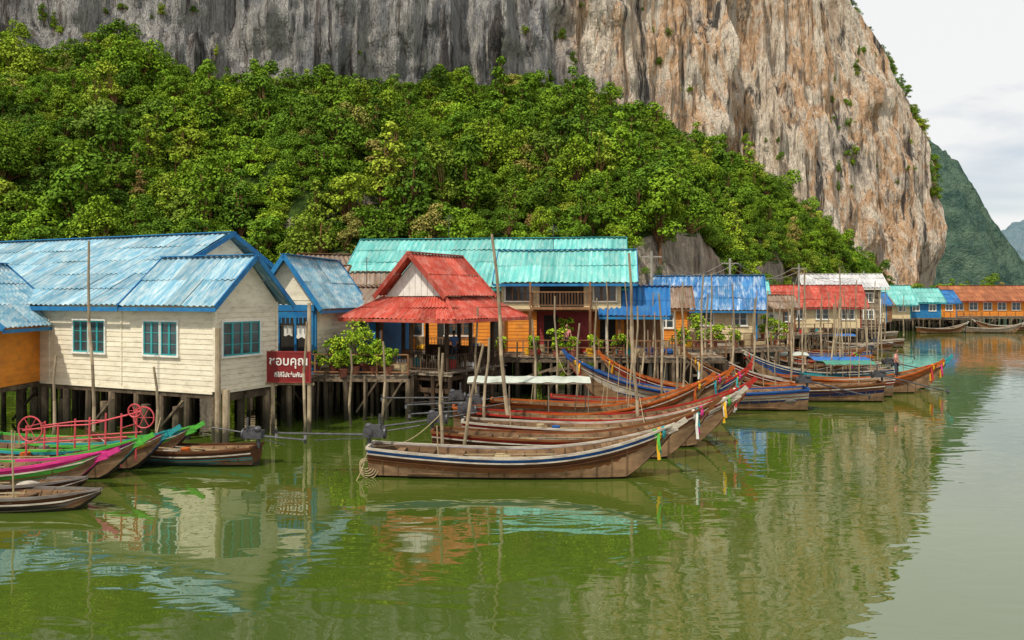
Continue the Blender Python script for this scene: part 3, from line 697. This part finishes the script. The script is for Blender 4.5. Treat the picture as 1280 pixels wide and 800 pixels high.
def open_hut(name,x,y,rot,w,d,z0,ze,zr,roof,trim,post,axis='x'):
    e=empty(name,(x,y,0),rot); gable_roof(-w/2,w/2,0,d,ze,zr,roof,trim,e,axis)
    m=M()
    for px in(-w/2+.4,w/2-.4):
        for py in(.4,d-.4): m.cyl((px,py,-1.5),(px,py,ze+.15),.08,.08,8)
    stilts(m,-w/2+.2,w/2-.2,.2,d-.2,z0-.1,1.0,1.2,.09)
    m.build('posts',post,e); f=M(); deck(f,-w/2,w/2,0,d,z0); f.build('floor',W['woodg'],e)
    r=M(); rail(r,(-w/2+.2,.15,z0),(w/2-.2,.15,z0),.8,slats=True)
    r.bx(-w/2+.4,w/2-.4,d-.4,d-.36,z0,ze-.1); r.build('railing',W['woodm'],e)
    m=M()
    for s in(-w/2+.2,w/2-.2): m.tri((s,.15,ze+.05),(s,d-.15,ze+.05),(s,d/2,zr-.1))
    m.build('gable',W['cream'],e); clutter_on(e,-w/2+.5,w/2-.5,.5,d-.7,z0,5)
open_hut('blue_roofed_hut',6.8,44.5,-10,3.9,3.2,2.2,4.4,6.1,W['roofdeep'],W['bluetrim'],W['whitep'])
def wins(w,z,n,ww=1.0,hh=1.0): return [('F',-w/2+(i+.5)*w/n,z,ww,hh) for i in range(n)]
shanty('blue_roofed_house',14.6,60,-14,7.2,5,2.2,5.0,7.1,W['cream'],W['roofbw'],W['bluetrim'],over=.7,wins=wins(7.2,3.8,3))
shanty('brown_roofed_house',10.6,55,-8,3,4,2.2,4.9,6.2,W['orange'],W['rooftin'],W['woodm'],wins=wins(3,3.8,1))
shanty('teal_roofed_house',20.2,70,-10,3.8,4,2.2,5.3,6.9,W['woodm'],W['roofteal'],W['tealtrim'],over=.5,wins=wins(3.8,4,1))
shanty('shop_house',19,63,5,5,4,2.2,4.7,5.6,W['white'],W['rooftin'],W['woodm'],over=.5,wins=wins(5,3.6,2))
shanty('red_roofed_house',31.3,84,-12,10,6,2.2,4.75,6.7,W['cream'],W['roofred'],W['maroon'],over=.7,wins=wins(10,3.6,4,1.2,1.1),per=.45,porch=1.5)
shanty('white_roofed_house',39.5,95,-12,8,6,2.2,6.8,8.2,W['woodg'],W['roofwhite'],W['whitep'],over=.8,wins=wins(8,5.3,3,1.1,1.1)+wins(8,3.3,3,1.1,1.1),per=.45)
shanty('blue_roofed_house',47.5,106,-10,4,5,2,4.7,6.0,W['cream'],W['roofdeep'],W['bluetrim'],over=.6,wins=wins(4,3.6,2),per=.55)
shanty('teal_roofed_house',57,125,-8,10,6,2,4.8,7.2,W['cream'],W['roofteal'],W['tealtrim'],over=.9,wins=wins(10,3.6,4),per=.55,porch=1.5)
shanty('teal_roofed_house',66,128,-8,5,6,2,4.9,6.8,W['bluetrim'],W['roofteal'],W['tealtrim'],over=.7,wins=wins(5,3.6,2),per=.55)
shanty('blue_roofed_house',71.5,133,-8,4.5,6,2,4.7,6.5,W['orange'],W['roofdeep'],W['bluetrim'],over=.6,wins=wins(4.5,3.6,2),per=.55)
shanty('orange_house',87,142,-4,17,7,2,5.2,7.4,W['orange'],W['rooforange'],W['maroon'],over=1,wins=wins(17,3.7,7,1.4,1.4),per=.6,porch=2)
shanty('orange_house',103,146,-4,12,7,2,5.0,6.8,W['orange'],W['rooforange'],W['maroon'],over=1,wins=wins(12,3.7,5,1.4,1.4),per=.6,porch=2)
shanty('tin_roofed_shack',24.5,75,-5,4,4,2.2,4.6,5.6,W['woodm'],W['rooftin'],wins=wins(4,3.6,2))
shanty('tin_roofed_shack',52,115,-5,5,4,2,4.4,5.4,W['woodm'],W['rooftin'],wins=wins(5,3.4,2))

# ------------------------------------------------------------------ plants
def plant(x,y,z,r,h,n=1100,ls=.115,name='potted_plant'):
    e=empty(name,(x,y,z)); m=M()
    m.cyl((0,0,0),(0,0,.35),.16,.22,12); m.cyl((0,0,.33),(0,0,.38),.24,.24,12); m.build('pot',W['clay'],e)
    st=M(); cs=[];rs=[]
    for i in range(18):
        a=R.uniform(0,6.28); k=R.uniform(.1,.9)*r; p=(k*math.cos(a),k*math.sin(a),.3+h*R.uniform(.1,1.0)); cs.append(p); rs.append(r*R.uniform(.18,.42))
        st.cyl((0,0,.3),p,.02,.01,5)
    st.build('stems',W['wood'],e); V,F=leafcloud(cs,rs,n,ls,rnd=.8)
    me=bpy.data.meshes.new('leaves'); me.from_pydata(V.tolist(),[],F.tolist()); me.materials.append(PLEAF); o=link(bpy.data.objects.new('leaves',me)); o.parent=e
for a in [(-8.0,35.9,2.0,.7,1.2),(-7.0,35.7,2.0,.9,1.5),(-6.2,35.8,2.0,.8,1.2),(-5.5,35.6,2.0,.5,.8),(-6.7,36.5,2.0,1.0,1.9),(-8.9,36.2,2.0,.4,.7),(-7.5,35.5,1.9,.6,.8),
          (2.4,43.5,2.2,.5,1.1),(3.3,43.4,2.2,.35,.7),(4.6,43.5,2.2,.45,.8),(1.2,43.6,2.2,.4,.7),(11.6,50,2.2,.8,1.7),(12.8,50.6,2.2,.7,1.4),(10.3,49,2.2,.6,1.0),(14.3,51.3,2.2,.5,1.1),(5.9,43.4,2.2,.5,.9),(-.6,43.8,2.2,.4,.8),(17.5,52.8,2.2,.7,1.3),(19.5,62,2.2,.8,1.4),(3.0,45.0,2.2,.5,1.6)]: plant(*a)

# ------------------------------------------------------------------ boats
def boat(name,sx,sy,head,L,B,rise,fb,bands,rim,engine=True,canopy=None,cargo=3,inner='bin',post=True,sash='r',shaft=(3.2,.6)):
    e=empty(name,(sx,sy,0),head); N=34; K=11
    T=[i/(N-1) for i in range(N)]
    def shp(t): return (.62+.38*math.sin(min(t/.4,1)*math.pi/2)) if t<.4 else max(.02,1-((t-.4)/.6)**2.5)
    def sheer(t): return fb+.22*(1-t)**3*fb/.5+rise*max(0,(t-.35)/.65)**2.5
    zb=sheer(1)
    def keel(t): return -.22+(zb*.82+.22)*max(0,(t-.79)/.21)**1.6+.12*(1-t)**4
    H=M(); nb=len(bands); rows=[]
    for t in T:
        h=B/2*shp(t); zk,zs=keel(t),sheer(t)
        rows.append([(L*t,h*((k/(K-1))**.55),zk+(zs-zk)*((k/(K-1))**1.3)) for k in range(K)])
    for s in(1,-1):
        b=len(H.v); H.v.extend([(p[0],p[1]*s,p[2]) for r in rows for p in r])
        for i in range(N-1):
            for k in range(K-1):
                q=(b+i*K+k,b+(i+1)*K+k,b+(i+1)*K+k+1,b+i*K+k+1); H.f.append(q if s==-1 else q[::-1]); H.m.append(min(nb-1,int(k/(K-1)*nb)))
    r0=rows[0]; H.add([(0,p[1],p[2]) for p in r0]+[(0,-p[1],p[2]) for p in r0[::-1][:-1]],[tuple(range(2*K-1))],nb-1)
    H.build('hull',[W[b] for b in bands],e,True)
    I=M()
    for s in(1,-1):
        vs=[]
        for t in T:
            h=B/2*shp(t)*.92; fz=min(max(.07,keel(t)+.1),sheer(t)-.02)
            vs+= [(L*t+.01,h*s,sheer(t)-.01),(L*t+.01,h*.72*s,fz),(L*t+.01,0,fz+.001)]
        I.add(vs,[(3*i+j,3*i+3+j,3*i+4+j,3*i+1+j) for i in range(N-1) for j in(0,1)],0)
    k=int(L/.5)
    for i in range(1,k):
        t=i/k*.9; h=B/2*shp(t)*.9
        for s in(1,-1): I.beam((L*t,h*s,sheer(t)-.03),(L*t,h*.72*s,max(.09,keel(t)+.12)),.05,.05,0)
    k=max(3,int(L/1.15))
    for i in range(1,k):
        t=i/k*.8; h=B/2*shp(t)*.93; I.box((L*t,0,sheer(t)-.09),(.22,2*h,.04),0)
    for i in range(10):
        t=.76+i*.019; h=B/2*shp(t)*.9; I.box((L*t,0,sheer(t)-.05),(L*.0175,2*h,.025),0,mat=Matrix.Rotation(-math.atan((sheer(t+.01)-sheer(t-.01))/(.02*L)),3,'Y'))
    for i in range(5): I.box((L*.38,(-.3+.15*i)*B,.17+.01*(i%2)),(L*.5,.11*B,.025),0)
    I.build('inner_planking',W[inner],e)
    G=M()
    for s in(1,-1):
        for off,zz,hh,mi in((.03,.02,.07,0),(.02,-.14,.04,1),(.0,-.3,.03,2)):
            prev=None
            for t in T:
                sc_=min(1,(sheer(t)-keel(t))/.55); h=B/2*shp(t)*(1 if zz>0 else (.97 if zz>-.2 else .90))+off
                p=Vector((L*t,h*s,sheer(t)+(zz if zz>0 else zz*sc_)))
                if prev is not None: G.beam(prev,p,.07 if zz>0 else .035,hh*max(.6,sc_),mi)
                prev=p
    if post:
        d=math.atan2(sheer(1)-sheer(.95),L*.05)
        p0=Vector((L*.96,0,sheer(.96)-.12)); dr=Vector((math.cos(d*1.2),0,math.sin(d*1.2)))
        G.beam(p0,p0+dr*(L*.04/math.cos(d)+.18),.12,.24,0); q=p0+dr*(L*.04/math.cos(d)+.13); G.beam(q,q+Vector((math.cos(d*1.7),0,math.sin(d*1.7)))*.42,.09,.15,0)
    G.beam((0,-B/2*.62-.03,sheer(0)+.03),(0,B/2*.62+.03,sheer(0)+.03),.08,.09,0)
    G.build('gunwale',[W[rim],W['bwhite'] if bands[0]=='bdark' else W['bwood'],W['bwood2']],e)
    if sash and post:
        cols=R.sample(['redp','yellow','bpink','bteal','whitep','bgreen'],3) if sash=='r' else [sash,'redp','yellow']
        S=M(); zz=sheer(.955)
        for q in range(3):
            tq=.945+.014*q; S.ring((L*tq,0,sheer(tq)-.12),.16,.05,'x',12,q)
        for q in range(9):
            o=(-.18+.045*q); ln=R.uniform(.4,.9); a=Vector((L*.955,o,zz-.05)); b_=a+Vector((R.uniform(-.05,.05),o*.4,-ln*.5)); S.beam(a,b_,.08,.02,q%3); S.beam(b_,b_+Vector((.04,.02,-ln*.5)),.09,.02,q%3)
        S.build('prow_sash',[W[c] for c in cols],e)
    if engine:
        E=M(); z=sheer(0)+.06
        E.cyl((-.05,0,z-.1),(-.05,0,z+.2),.06,.06,8); E.box((.1,0,z+.34),(.62,.3,.26)); E.box((.12,0,z+.52),(.4,.24,.12)); E.cyl((.25,.14,z+.45),(.25,.14,z+.9),.035,.035,8)
        E.cyl((.42,-.02,z+.34),(.48,-.02,z+.34),.18,.18,14); E.sph((-.08,.12,z+.53),(.13,.11,.1)); E.cyl((.4,0,z+.38),(1.5,.12,z+.55),.02,.02,6); E.cyl((.0,-.16,z+.4),(.0,-.22,z+.4),.09,.09,10)
        for q in range(4): E.beam((-.1+.1*q,-.16,z+.25),(-.1+.1*q,.16,z+.5),.03,.02)
        l,dz=shaft; tip=Vector((-l,-.1,z+.28-dz)); E.cyl((-.2,0,z+.28),tip,.04,.028,8)
        for q in range(3):
            a=q*2.09; E.beam(tip,tip+Vector((.02,math.cos(a)*.16,math.sin(a)*.16)),.08,.025)
        E.beam((-.2,0,z+.18),(-l*.6,-.05,z+.08-dz*.6),.025,.025)
        E.build('longtail_engine',W['metal'],e)
    if canopy:
        C=M(); x0,x1,hz,mt=canopy; n=14; vs=[]
        for i in range(n+1):
            x=x0+(x1-x0)*i/n
            for j in range(9):
                y=(j/8-.5)*B*.98; vs.append((x,y,hz+.16*(1-(2*j/8-1)**2)+.03*math.sin(i*2.2+j)))
        C.add(vs,[(i*9+j,i*9+j+1,(i+1)*9+j+1,(i+1)*9+j) for i in range(n) for j in range(8)],0)
        for x in np.linspace(x0+.1,x1-.1,4):
            for s in(-1,1): C.cyl((x,s*B*.44,fb),(x,s*B*.44,hz+.02),.022,.022,6,1)
            C.beam((x,-B*.46,hz-.01),(x,B*.46,hz-.01),.03,.03,1)
        for s in(-1,1): C.beam((x0,s*B*.47,hz-.03),(x1,s*B*.47,hz-.03),.04,.05,1)
        C.build('canopy',[W[mt],W['woodg']],e)
    Q=M()
    for i in range(cargo*2):
        t=R.uniform(.06,.75); y=R.uniform(-.28,.28)*B; z=max(.15,fb-.3); k=R.randrange(6)
        if k==0: Q.box((L*t,y,z+.13),(.5,.35,.26),R.randrange(5),rz=R.uniform(0,1))
        elif k==1:
            for q in range(4): Q.ring((L*t,y,z+.05+q*.04),.22-.015*q,.022,'z',14,4)
        elif k==2: Q.cyl((L*t,y,z),(L*t,y,z+.4),.14,.15,12,R.randrange(5))
        elif k==3: Q.sph((L*t,y,z+.1),(.4,.26,.2),R.randrange(5))
        elif k==4: Q.cyl((L*t,y,z),(L*t+R.uniform(-.2,.2),y,z+R.uniform(.8,2.2)),.022,.018,6,4)
        else: Q.box((L*t,y,z+.3),(R.uniform(.8,1.6),.22,.03),3,rz=R.uniform(-.3,.3))
    if cargo:
        for s in(.1,-.15): Q.beam((L*.25,s*B,fb-.02),(L*.62,(s-.12)*B,fb+.06),.03,.03,4)
        Q.build('cargo',[W['bblue'],W['bwhite'],W['borange'],W['bgrey'],W['rope']],e)
    return e
boat('longtail_boat',-4.35,24.6,-2,9.2,1.7,.95,.62,['bdark','bwood2','bwood','bwood','bwood2','bblue'],'bwhite',shaft=(2.9,-.05),cargo=4)
boat('longtail_boat',-2.7,27.6,-2.5,9.4,1.6,1.2,.6,['bdark','bred','bred','bwood','bwood2','bred'],'bwood',cargo=5,shaft=(1.8,.2))
boat('longtail_boat',-1.8,29.6,-2,10.0,1.6,1.3,.62,['bdark','bwood','bwood','bblue','bwhite','bred'],'bwhite',cargo=4,shaft=(2,.1))
boat('longtail_boat',-1.6,31.6,-3,10.7,1.7,1.4,.66,['bred','bwood2','bred','borange','bwood2'],'bred',cargo=5,engine=True,shaft=(2.6,.1))
boat('longtail_boat',-2.4,33.2,-1,10.4,1.8,1.4,.65,['bdark','bwood','bteal','bwood','borange'],'borange',canopy=(.6,5.6,2.0,'tarp'),engine=True,cargo=4,sash='borange',shaft=(3,.0))
boat('longtail_boat',-.9,35,-1,10.2,1.7,1.5,.65,['bdark','bblue','bwood','bwood2'],'borange',engine=False,cargo=5)
boat('longtail_boat',1.8,36.7,-2,8.8,1.6,1.5,.62,['bdark','bred','bwhite','bblue'],'bred',engine=False,cargo=4)
boat('longtail_boat',14.2,38.6,174,11.4,1.9,1.8,.72,['bred','bred','bdark','bnavy','bwhite','bblue'],'bblue',cargo=5,shaft=(3,.7),sash='yellow')
boat('longtail_boat',14.4,40.9,175,9.6,1.8,1.6,.7,['bdark','bwood2','bred'],'borange',sash='yellow',cargo=5,engine=False)
boat('longtail_boat',19.3,41.8,174,9.8,1.8,1.6,.68,['bdark','bred','bnavy','bwood'],'bwood',cargo=4,shaft=(3.4,.8))
boat('longtail_boat',20.8,43.9,175,9.4,1.7,1.5,.66,['bdark','bblue','bwhite','bred'],'bwhite',cargo=4,engine=False)
boat('longtail_boat',15.3,45.7,-1,8.9,1.7,1.0,.66,['bred','bdark','bwood','borange'],'borange',cargo=3,engine=False,sash='redp')
boat('longtail_boat',17.3,47.4,2,8.6,1.6,1.1,.6,['bdark','bteal','bwood2'],'bteal',cargo=3,engine=False,canopy=(1,4,1.5,'tarpg'))
boat('longtail_boat',23.8,50.2,176,9,1.7,1.3,.66,['bdark','bnavy','bblue'],'bwhite',cargo=3,canopy=(1.5,5,1.5,'tarpb'))
boat('longtail_boat',14.5,53,4,8.8,1.7,1.1,.66,['bdark','bteal','bwood'],'bwood',cargo=3,engine=False,canopy=(1,5,1.6,'tarp'))
boat('longtail_boat',25,54.6,174,8.6,1.7,1.3,.64,['bdark','bred','bwood'],'bwhite',cargo=3,engine=False)
boat('longtail_boat',22.5,57,170,8,1.7,1.3,.66,['bdark','bwood2','bwood'],'bred',cargo=2,engine=False)
boat('longtail_boat',27,60,170,8,1.7,1.3,.66,['bdark','borange','bwood'],'borange',cargo=2,engine=False)
boat('longtail_boat',28.5,63.5,165,8.5,1.7,1.3,.66,['bdark','bblue','bwhite'],'bblue',cargo=2)
boat('longtail_boat',31,69,168,8.5,1.7,1.2,.66,['bdark','bwood','bred'],'bwood',cargo=2,engine=False)
boat('longtail_boat',34,74.5,170,9,1.8,1.2,.66,['bdark','bwood2','bwood'],'bwhite',cargo=2,canopy=(2,6,1.8,'tarpb'))
for a in((60,118,10),(68,120,-8),(76,127,5),(84,130,170),(94,128,8),(101,131,-5),(42,86,172),(38,80,165),(50,104,175)):
    boat('longtail_boat',a[0],a[1],a[2],8,1.8,.9,.6,R.choice([['bdark','bwood'],['bblue','bwhite'],['bred','bwood']]),R.choice(['bwhite','bred']),engine=False,cargo=1,sash=None)
boat('painted_fishing_boat',-19.0,23.0,-3,7.4,1.5,.5,.58,['bdark','bpink','bpurple','bwhite','bgreen','bpink'],'bpink',engine=False,cargo=3,sash=None)
boat('painted_fishing_boat',-18.4,24.4,-2,7.1,1.5,.6,.58,['bdark','bteal','bblue','byellow','bpurple','bpink'],'bgreen',engine=False,cargo=3,sash=None)
boat('painted_fishing_boat',-18.0,25.8,-3,7.0,1.5,.65,.54,['bdark','bblue','bteal','byellow','bpink'],'bteal',engine=False,cargo=3,sash=None)
boat('painted_fishing_boat',-17.7,27.2,-3,6.9,1.5,.6,.5,['bdark','bpurple','bgreen','bteal'],'bgreen',engine=False,cargo=2,sash=None)
boat('rowing_dinghy',-15.9,21.0,-4,5.3,1.3,.18,.32,['bdark','bgrey','bwood2'],'bgrey',engine=False,cargo=2,post=False)
boat('rowing_dinghy',-17.2,22.0,-2,5.6,1.2,.2,.34,['bdark','bwood2'],'bgrey',engine=False,cargo=2,post=False)
boat('longtail_boat',-8.3,26.0,172,5.6,1.4,.45,.42,['bdark','bteal','bwood2'],'bwood2',cargo=2,shaft=(1.6,.1),sash=None)
def frame():
    e=empty('net_hauling_frame',(-13.2,24.6,0),-4); m=M()
    for x in(-1.6,-.6,.4,1.4):
        for y in(-.35,.5): m.cyl((x,y,.35),(x+.03,y,1.75+.2*math.sin(x)),.028,.028,6)
    for y in(-.35,.5):
        m.tube([(-1.7,y,1.4),(-.6,y,1.55),(.4,y,1.6),(1.6,y,1.9)],.025); m.tube([(-1.7,y,1.0),(1.6,y,1.25)],.022)
    for x in(-1.6,1.4): m.cyl((x,-.35,1.5),(x,.5,1.5),.02,.02,6)
    for c in((-1.45,-.36,1.45,.38),(1.65,.52,1.7,.33),(1.7,-.1,2.0,.2)):
        m.ring(c[:3],c[3],.024,'y',22)
        for q in range(3): a=q*1.05; m.beam((c[0]-c[3]*math.cos(a),c[1],c[2]-c[3]*math.sin(a)),(c[0]+c[3]*math.cos(a),c[1],c[2]+c[3]*math.sin(a)),.015,.015)
    m.build('pipes',W['pink'],e)
frame()

# ------------------------------------------------------------------ poles
def pole(x,y,zt,dx=0,dy=0,r=.07):
    m=M(); n=6; pts=[Vector((x+dx*i/n+.05*math.sin(i*1.7+x),y+dy*i/n,-1.5+(zt+1.5)*i/n)) for i in range(n+1)]
    for i in range(n): m.cyl(pts[i],pts[i+1],r*(1-.07*i),r*(1-.07*(i+1)),8)
    m.build('mooring_pole',W['bamboo'])
PL=[(-15.1,29,7.5,-.3),(0,31.0,7.9,-.75,0,.09),(5.05,31.6,7.2,-.45,0,.08),(6.9,36.2,5.6,-.2),(8.6,39.8,6.2,-.1),(-2.35,26.6,3.6,0),(-2.0,26.7,3.9,1.0),(-1.2,30.7,3.9,.3),(2.45,42,5.5,-.2),
          (-1.7,36.4,5.0,.1),(3.0,38.2,4.2,.2),(7.9,37.9,4.8,-.15),(10.3,43,5.6,.2),(11.2,44.6,6.8,-.1),(12.4,45,4.8,.1),(13.0,47,6.2,0),(14.6,48.6,5.4,.2),(16.5,51.4,5.8,-.1),(17.3,52,5.2,.1),(19,55,5.6,0),(20.6,56,7.2,-.1),(22.5,58.4,5.6,.1),
          (24.6,60,7.6,0),(26,64.4,5.6,.1),(28.5,66,6.8,-.1),(30,65,5.4,.1),(34.5,76,6.9,0),(-5.4,33.5,3.6,.05),(-6.9,34,3.2,.05),(-8.1,31,4.5,.1),(19.4,48.8,5.0,.3),(-16.4,28.4,3.4,.2),(-12.4,28.2,3.0,-.2),
          (9.4,40,6.6,.15),(4.1,40,5.4,.1),(1.2,37.9,4.4,-.2),(15.6,44.8,5.2,.1),(17.8,49.2,6.8,.2),(22,53,5.4,-.2),(25.6,56,5.8,.15),(27.4,61.6,5.4,-.1),(36,80,5.8,0),(41,88,6.4,.1),(48,98,5.6,0),(-3.0,35.8,3.2,-.3),(6.0,40,5.0,.3)]
for i in range(26):
    t=R.random(); x=5+t*24; y=39.6+t*24+R.uniform(0,3); PL.append((x,y,R.uniform(3.2,6.6),R.uniform(-.35,.35),0,R.uniform(.045,.065)))
for a in PL: pole(*a)
m=M(); pp=[(9.6,55),(18,66),(28,78),(44,100)]
for x,y in pp: m.cyl((x,y,-1),(x,y,8.6),.12,.09,8); m.beam((x-.7,y,8.2),(x+.7,y,8.2),.08,.08)
for (a,b),(c,d) in zip(pp[:-1],pp[1:]):
    for o in(-.5,.5): m.tube([(a+(c-a)*i/10+o,b+(d-b)*i/10,8.25-1.2*math.sin(math.pi*i/10)) for i in range(11)],.02,4)
m.build('utility_pole_line',W['concrete'])
m=M()
for a,b in(((4.3,24.3,1.3),(5.05,31.6,1.5)),((-4.3,24.5,.9),(-2.35,26.6,1.6)),((6.3,27.3,1.4),(6.9,36.2,1.2)),((-4.4,24.4,.8),(-4.7,23.7,-.1)),((9.0,31,1.5),(8.6,39.8,1.3)),((-11.6,25.3,.8),(-12.4,28.2,1.2)),((3,38,2),(2.45,42,2.2))):
    a=Vector(a);b=Vector(b); m.tube([a.lerp(b,i/10)-Vector((0,0,.5*math.sin(math.pi*i/10)*min(1,(a-b).length/4))) for i in range(11)],.016,5)
for q in range(5): m.ring((-4.45+.03*q,24.2,.42-.04*q),.16+.03*q,.016,'y',14,a0=.3*q,a1=.3*q+5.4)
m.build('mooring_rope',W['rope'])

# ------------------------------------------------------------------ people
def skinmesh(name,V,E,Rd,mat,parent,root=0,sub=2):
    me=bpy.data.meshes.new(name); me.from_pydata([tuple(v) for v in V],E,[]); me.materials.append(mat)
    o=link(bpy.data.objects.new(name,me)); o.parent=parent
    o.modifiers.new('skin','SKIN')
    for i,r in enumerate(Rd): me.skin_vertices[0].data[i].radius=r if hasattr(r,'__len__') else (r,r)
    me.skin_vertices[0].data[root].use_root=True
    s=o.modifiers.new('sub','SUBSURF'); s.levels=sub; s.render_levels=sub
    return o
def person(name,loc,rot,shirt,pants,pose='stand'):
    e=empty(name,loc,rot)
    if pose=='stand':
        J=dict(pel=(0,0,.9),sp=(0,.01,1.08),ch=(0,0,1.27),nk=(0,0,1.42),hd=(0,-.01,1.5))
        A={s:[(s*.17,0,1.36),(s*(.26 if s<0 else .24),-.04,1.12),(s*.22,-.2,.95)] for s in(-1,1)}
        G={s:[(s*.09,0,.86),(s*.13,-.04,.47),(s*.15,.02,.08),(s*.16,-.14,.035)] for s in(-1,1)}
    else:
        J=dict(pel=(0,0,.52),sp=(0,.0,.7),ch=(0,-.02,.89),nk=(0,-.03,1.04),hd=(0,-.05,1.12))
        A={s:[(s*.17,-.02,.98),(s*.24,-.1,.74),(s*.14,-.32,.64)] for s in(-1,1)}
        G={s:[(s*.09,-.02,.5),(s*.12,-.43,.5),(s*.12,-.42,.09),(s*.12,-.58,.04)] for s in(-1,1)}
    V=[J['pel'],J['sp'],J['ch'],J['nk'],J['hd']]; Ed=[(0,1),(1,2),(2,3),(3,4)]; Rd=[(.13,.1),(.11,.085),(.13,.095),.055,.05]
    for s in(-1,1):
        b=len(V); V+=A[s]; Ed+=[(2,b),(b,b+1),(b+1,b+2)]; Rd+=[.05,.04,.027]
        g=len(V); V+=G[s]; Ed+=[(0,g),(g,g+1),(g+1,g+2),(g+2,g+3)]; Rd+=[.085,.055,.036,.03]
    skinmesh('body',V,Ed,Rd,W['skin'],e)
    V=[J['pel'],J['sp'],J['ch'],tuple(np.array(J['nk'])-[0,0,.03])]; Ed=[(0,1),(1,2),(2,3)]; Rd=[(.15,.12),(.135,.11),(.15,.115),.07]
    for s in(-1,1):
        b=len(V); V+=[A[s][0],tuple(np.array(A[s][0])*.35+np.array(A[s][1])*.65)]; Ed+=[(2,b),(b,b+1)]; Rd+=[.067,.06]
    skinmesh('shirt',V,Ed,Rd,shirt,e)
    V=[J['pel']]; Ed=[];Rd=[(.14,.115)]
    for s in(-1,1):
        b=len(V); V+=[G[s][0],G[s][1],tuple(np.array(G[s][1])*.35+np.array(G[s][2])*.65)]; Ed+=[(0,b),(b,b+1),(b+1,b+2)]; Rd+=[.1,.072,.06]
    skinmesh('trousers',V,Ed,Rd,pants,e)
    for s in(-1,1):
        w=Vector(A[s][2]); el=Vector(A[s][1]); d=(w-el).normalized(); side=Vector((1,0,0)); side=(side-d*side.dot(d)).normalized(); up=side.cross(d)
        V=[w,w+d*.05]; Ed=[(0,1)]; Rd=[(.022,.016),(.03,.014)]
        for q,(o,l) in enumerate(((-.027,.06),(-.009,.072),(.009,.068),(.027,.052))):
            b=len(V); V+=[w+d*.08+side*o,w+d*(.08+l*.5)+side*o*1.1-up*.008,w+d*(.08+l)+side*o*1.1-up*.03]; Ed+=[(1,b),(b,b+1),(b+1,b+2)]; Rd+=[.009,.008,.007]
        b=len(V); V+=[w+d*.03-side*s*.035,w+d*.07-side*s*.055-up*.01]; Ed+=[(0,b),(b,b+1)]; Rd+=[.011,.009]
        skinmesh('hand',V,Ed,Rd,W['skin'],e,sub=1)
    h=M(); c=Vector(J['hd'])+Vector((0,-.01,.1)); h.sph(c,(.075,.092,.115),0,16,12)
    h.add([c+Vector(p) for p in((-.014,-.088,-.02),(.014,-.088,-.02),(0,-.115,-.022),(0,-.088,.02))],[(0,1,2),(1,3,2),(3,0,2)],0)
    for s in(-1,1): h.sph(c+Vector((s*.03,-.083,.01)),(.013,.008,.007),2,8,5); h.sph(c+Vector((s*.077,0,-.005)),(.01,.02,.03),0,8,5)
    h.sph(c+Vector((0,-.083,-.05)),(.024,.008,.007),3,8,5)
    h.sph(c+Vector((0,.016,.022)),(.084,.092,.108),1,16,10)
    h.build('head',[W['skin'],W['hair'],W['bwhite'],W['bred']],e,True)
person('boatman',(21.9,45.58,.76),50,W['shirtr'],W['pants'])
person('seated_person',(-1.9,40.6,2.06),-20,W['shirtb'],W['pants'],'sit')
person('standing_person',(3.0,43.9,2.25),10,W['shirtr'],W['pants'])
person('standing_person',(-2.9,39.9,2.06),-150,W['shirtb'],W['pants'])

# ------------------------------------------------------------------ sky, sun, camera
wd_=bpy.data.worlds.new('World'); sc.world=wd_; wd_.use_nodes=True; nt=wd_.node_tree; N=nt.nodes; Lk=nt.links
SE,SR=math.radians(54),math.radians(216)
sky=N.new('ShaderNodeTexSky'); sky.sky_type='NISHITA'; sky.sun_disc=False; sky.sun_elevation=SE; sky.sun_rotation=SR
bg=N['Background']; bg.inputs[1].default_value=.1
tc=N.new('ShaderNodeTexCoord').outputs['Generated']
cl=noise(N,Lk,mapping(N,Lk,tc,(1.5,1.5,6)),1.6,5,.55,.4)
f=ramp(N,Lk,cl,[(.30,.4),(.46,.95)])
Lk.new(mixc(N,Lk,f,sky.outputs[0],(9.4,9.4,9.3)),bg.inputs[0])
sun=bpy.data.lights.new('sun','SUN'); sun.energy=3.8; sun.angle=math.radians(2); sun.color=(1,.93,.80)
so=link(bpy.data.objects.new('sun',sun))
d=Vector((math.sin(SR)*math.cos(SE),math.cos(SR)*math.cos(SE),math.sin(SE)))
so.rotation_euler=d.to_track_quat('Z','Y').to_euler()
cam=bpy.data.cameras.new('camera'); co=link(bpy.data.objects.new('camera',cam)); co.location=(0,0,5.5); co.rotation_euler=(math.pi/2,0,0)
cam.sensor_width=36; cam.lens=28.1; cam.shift_y=-30/1280; cam.clip_end=6000; cam.clip_start=.1
sc.camera=co
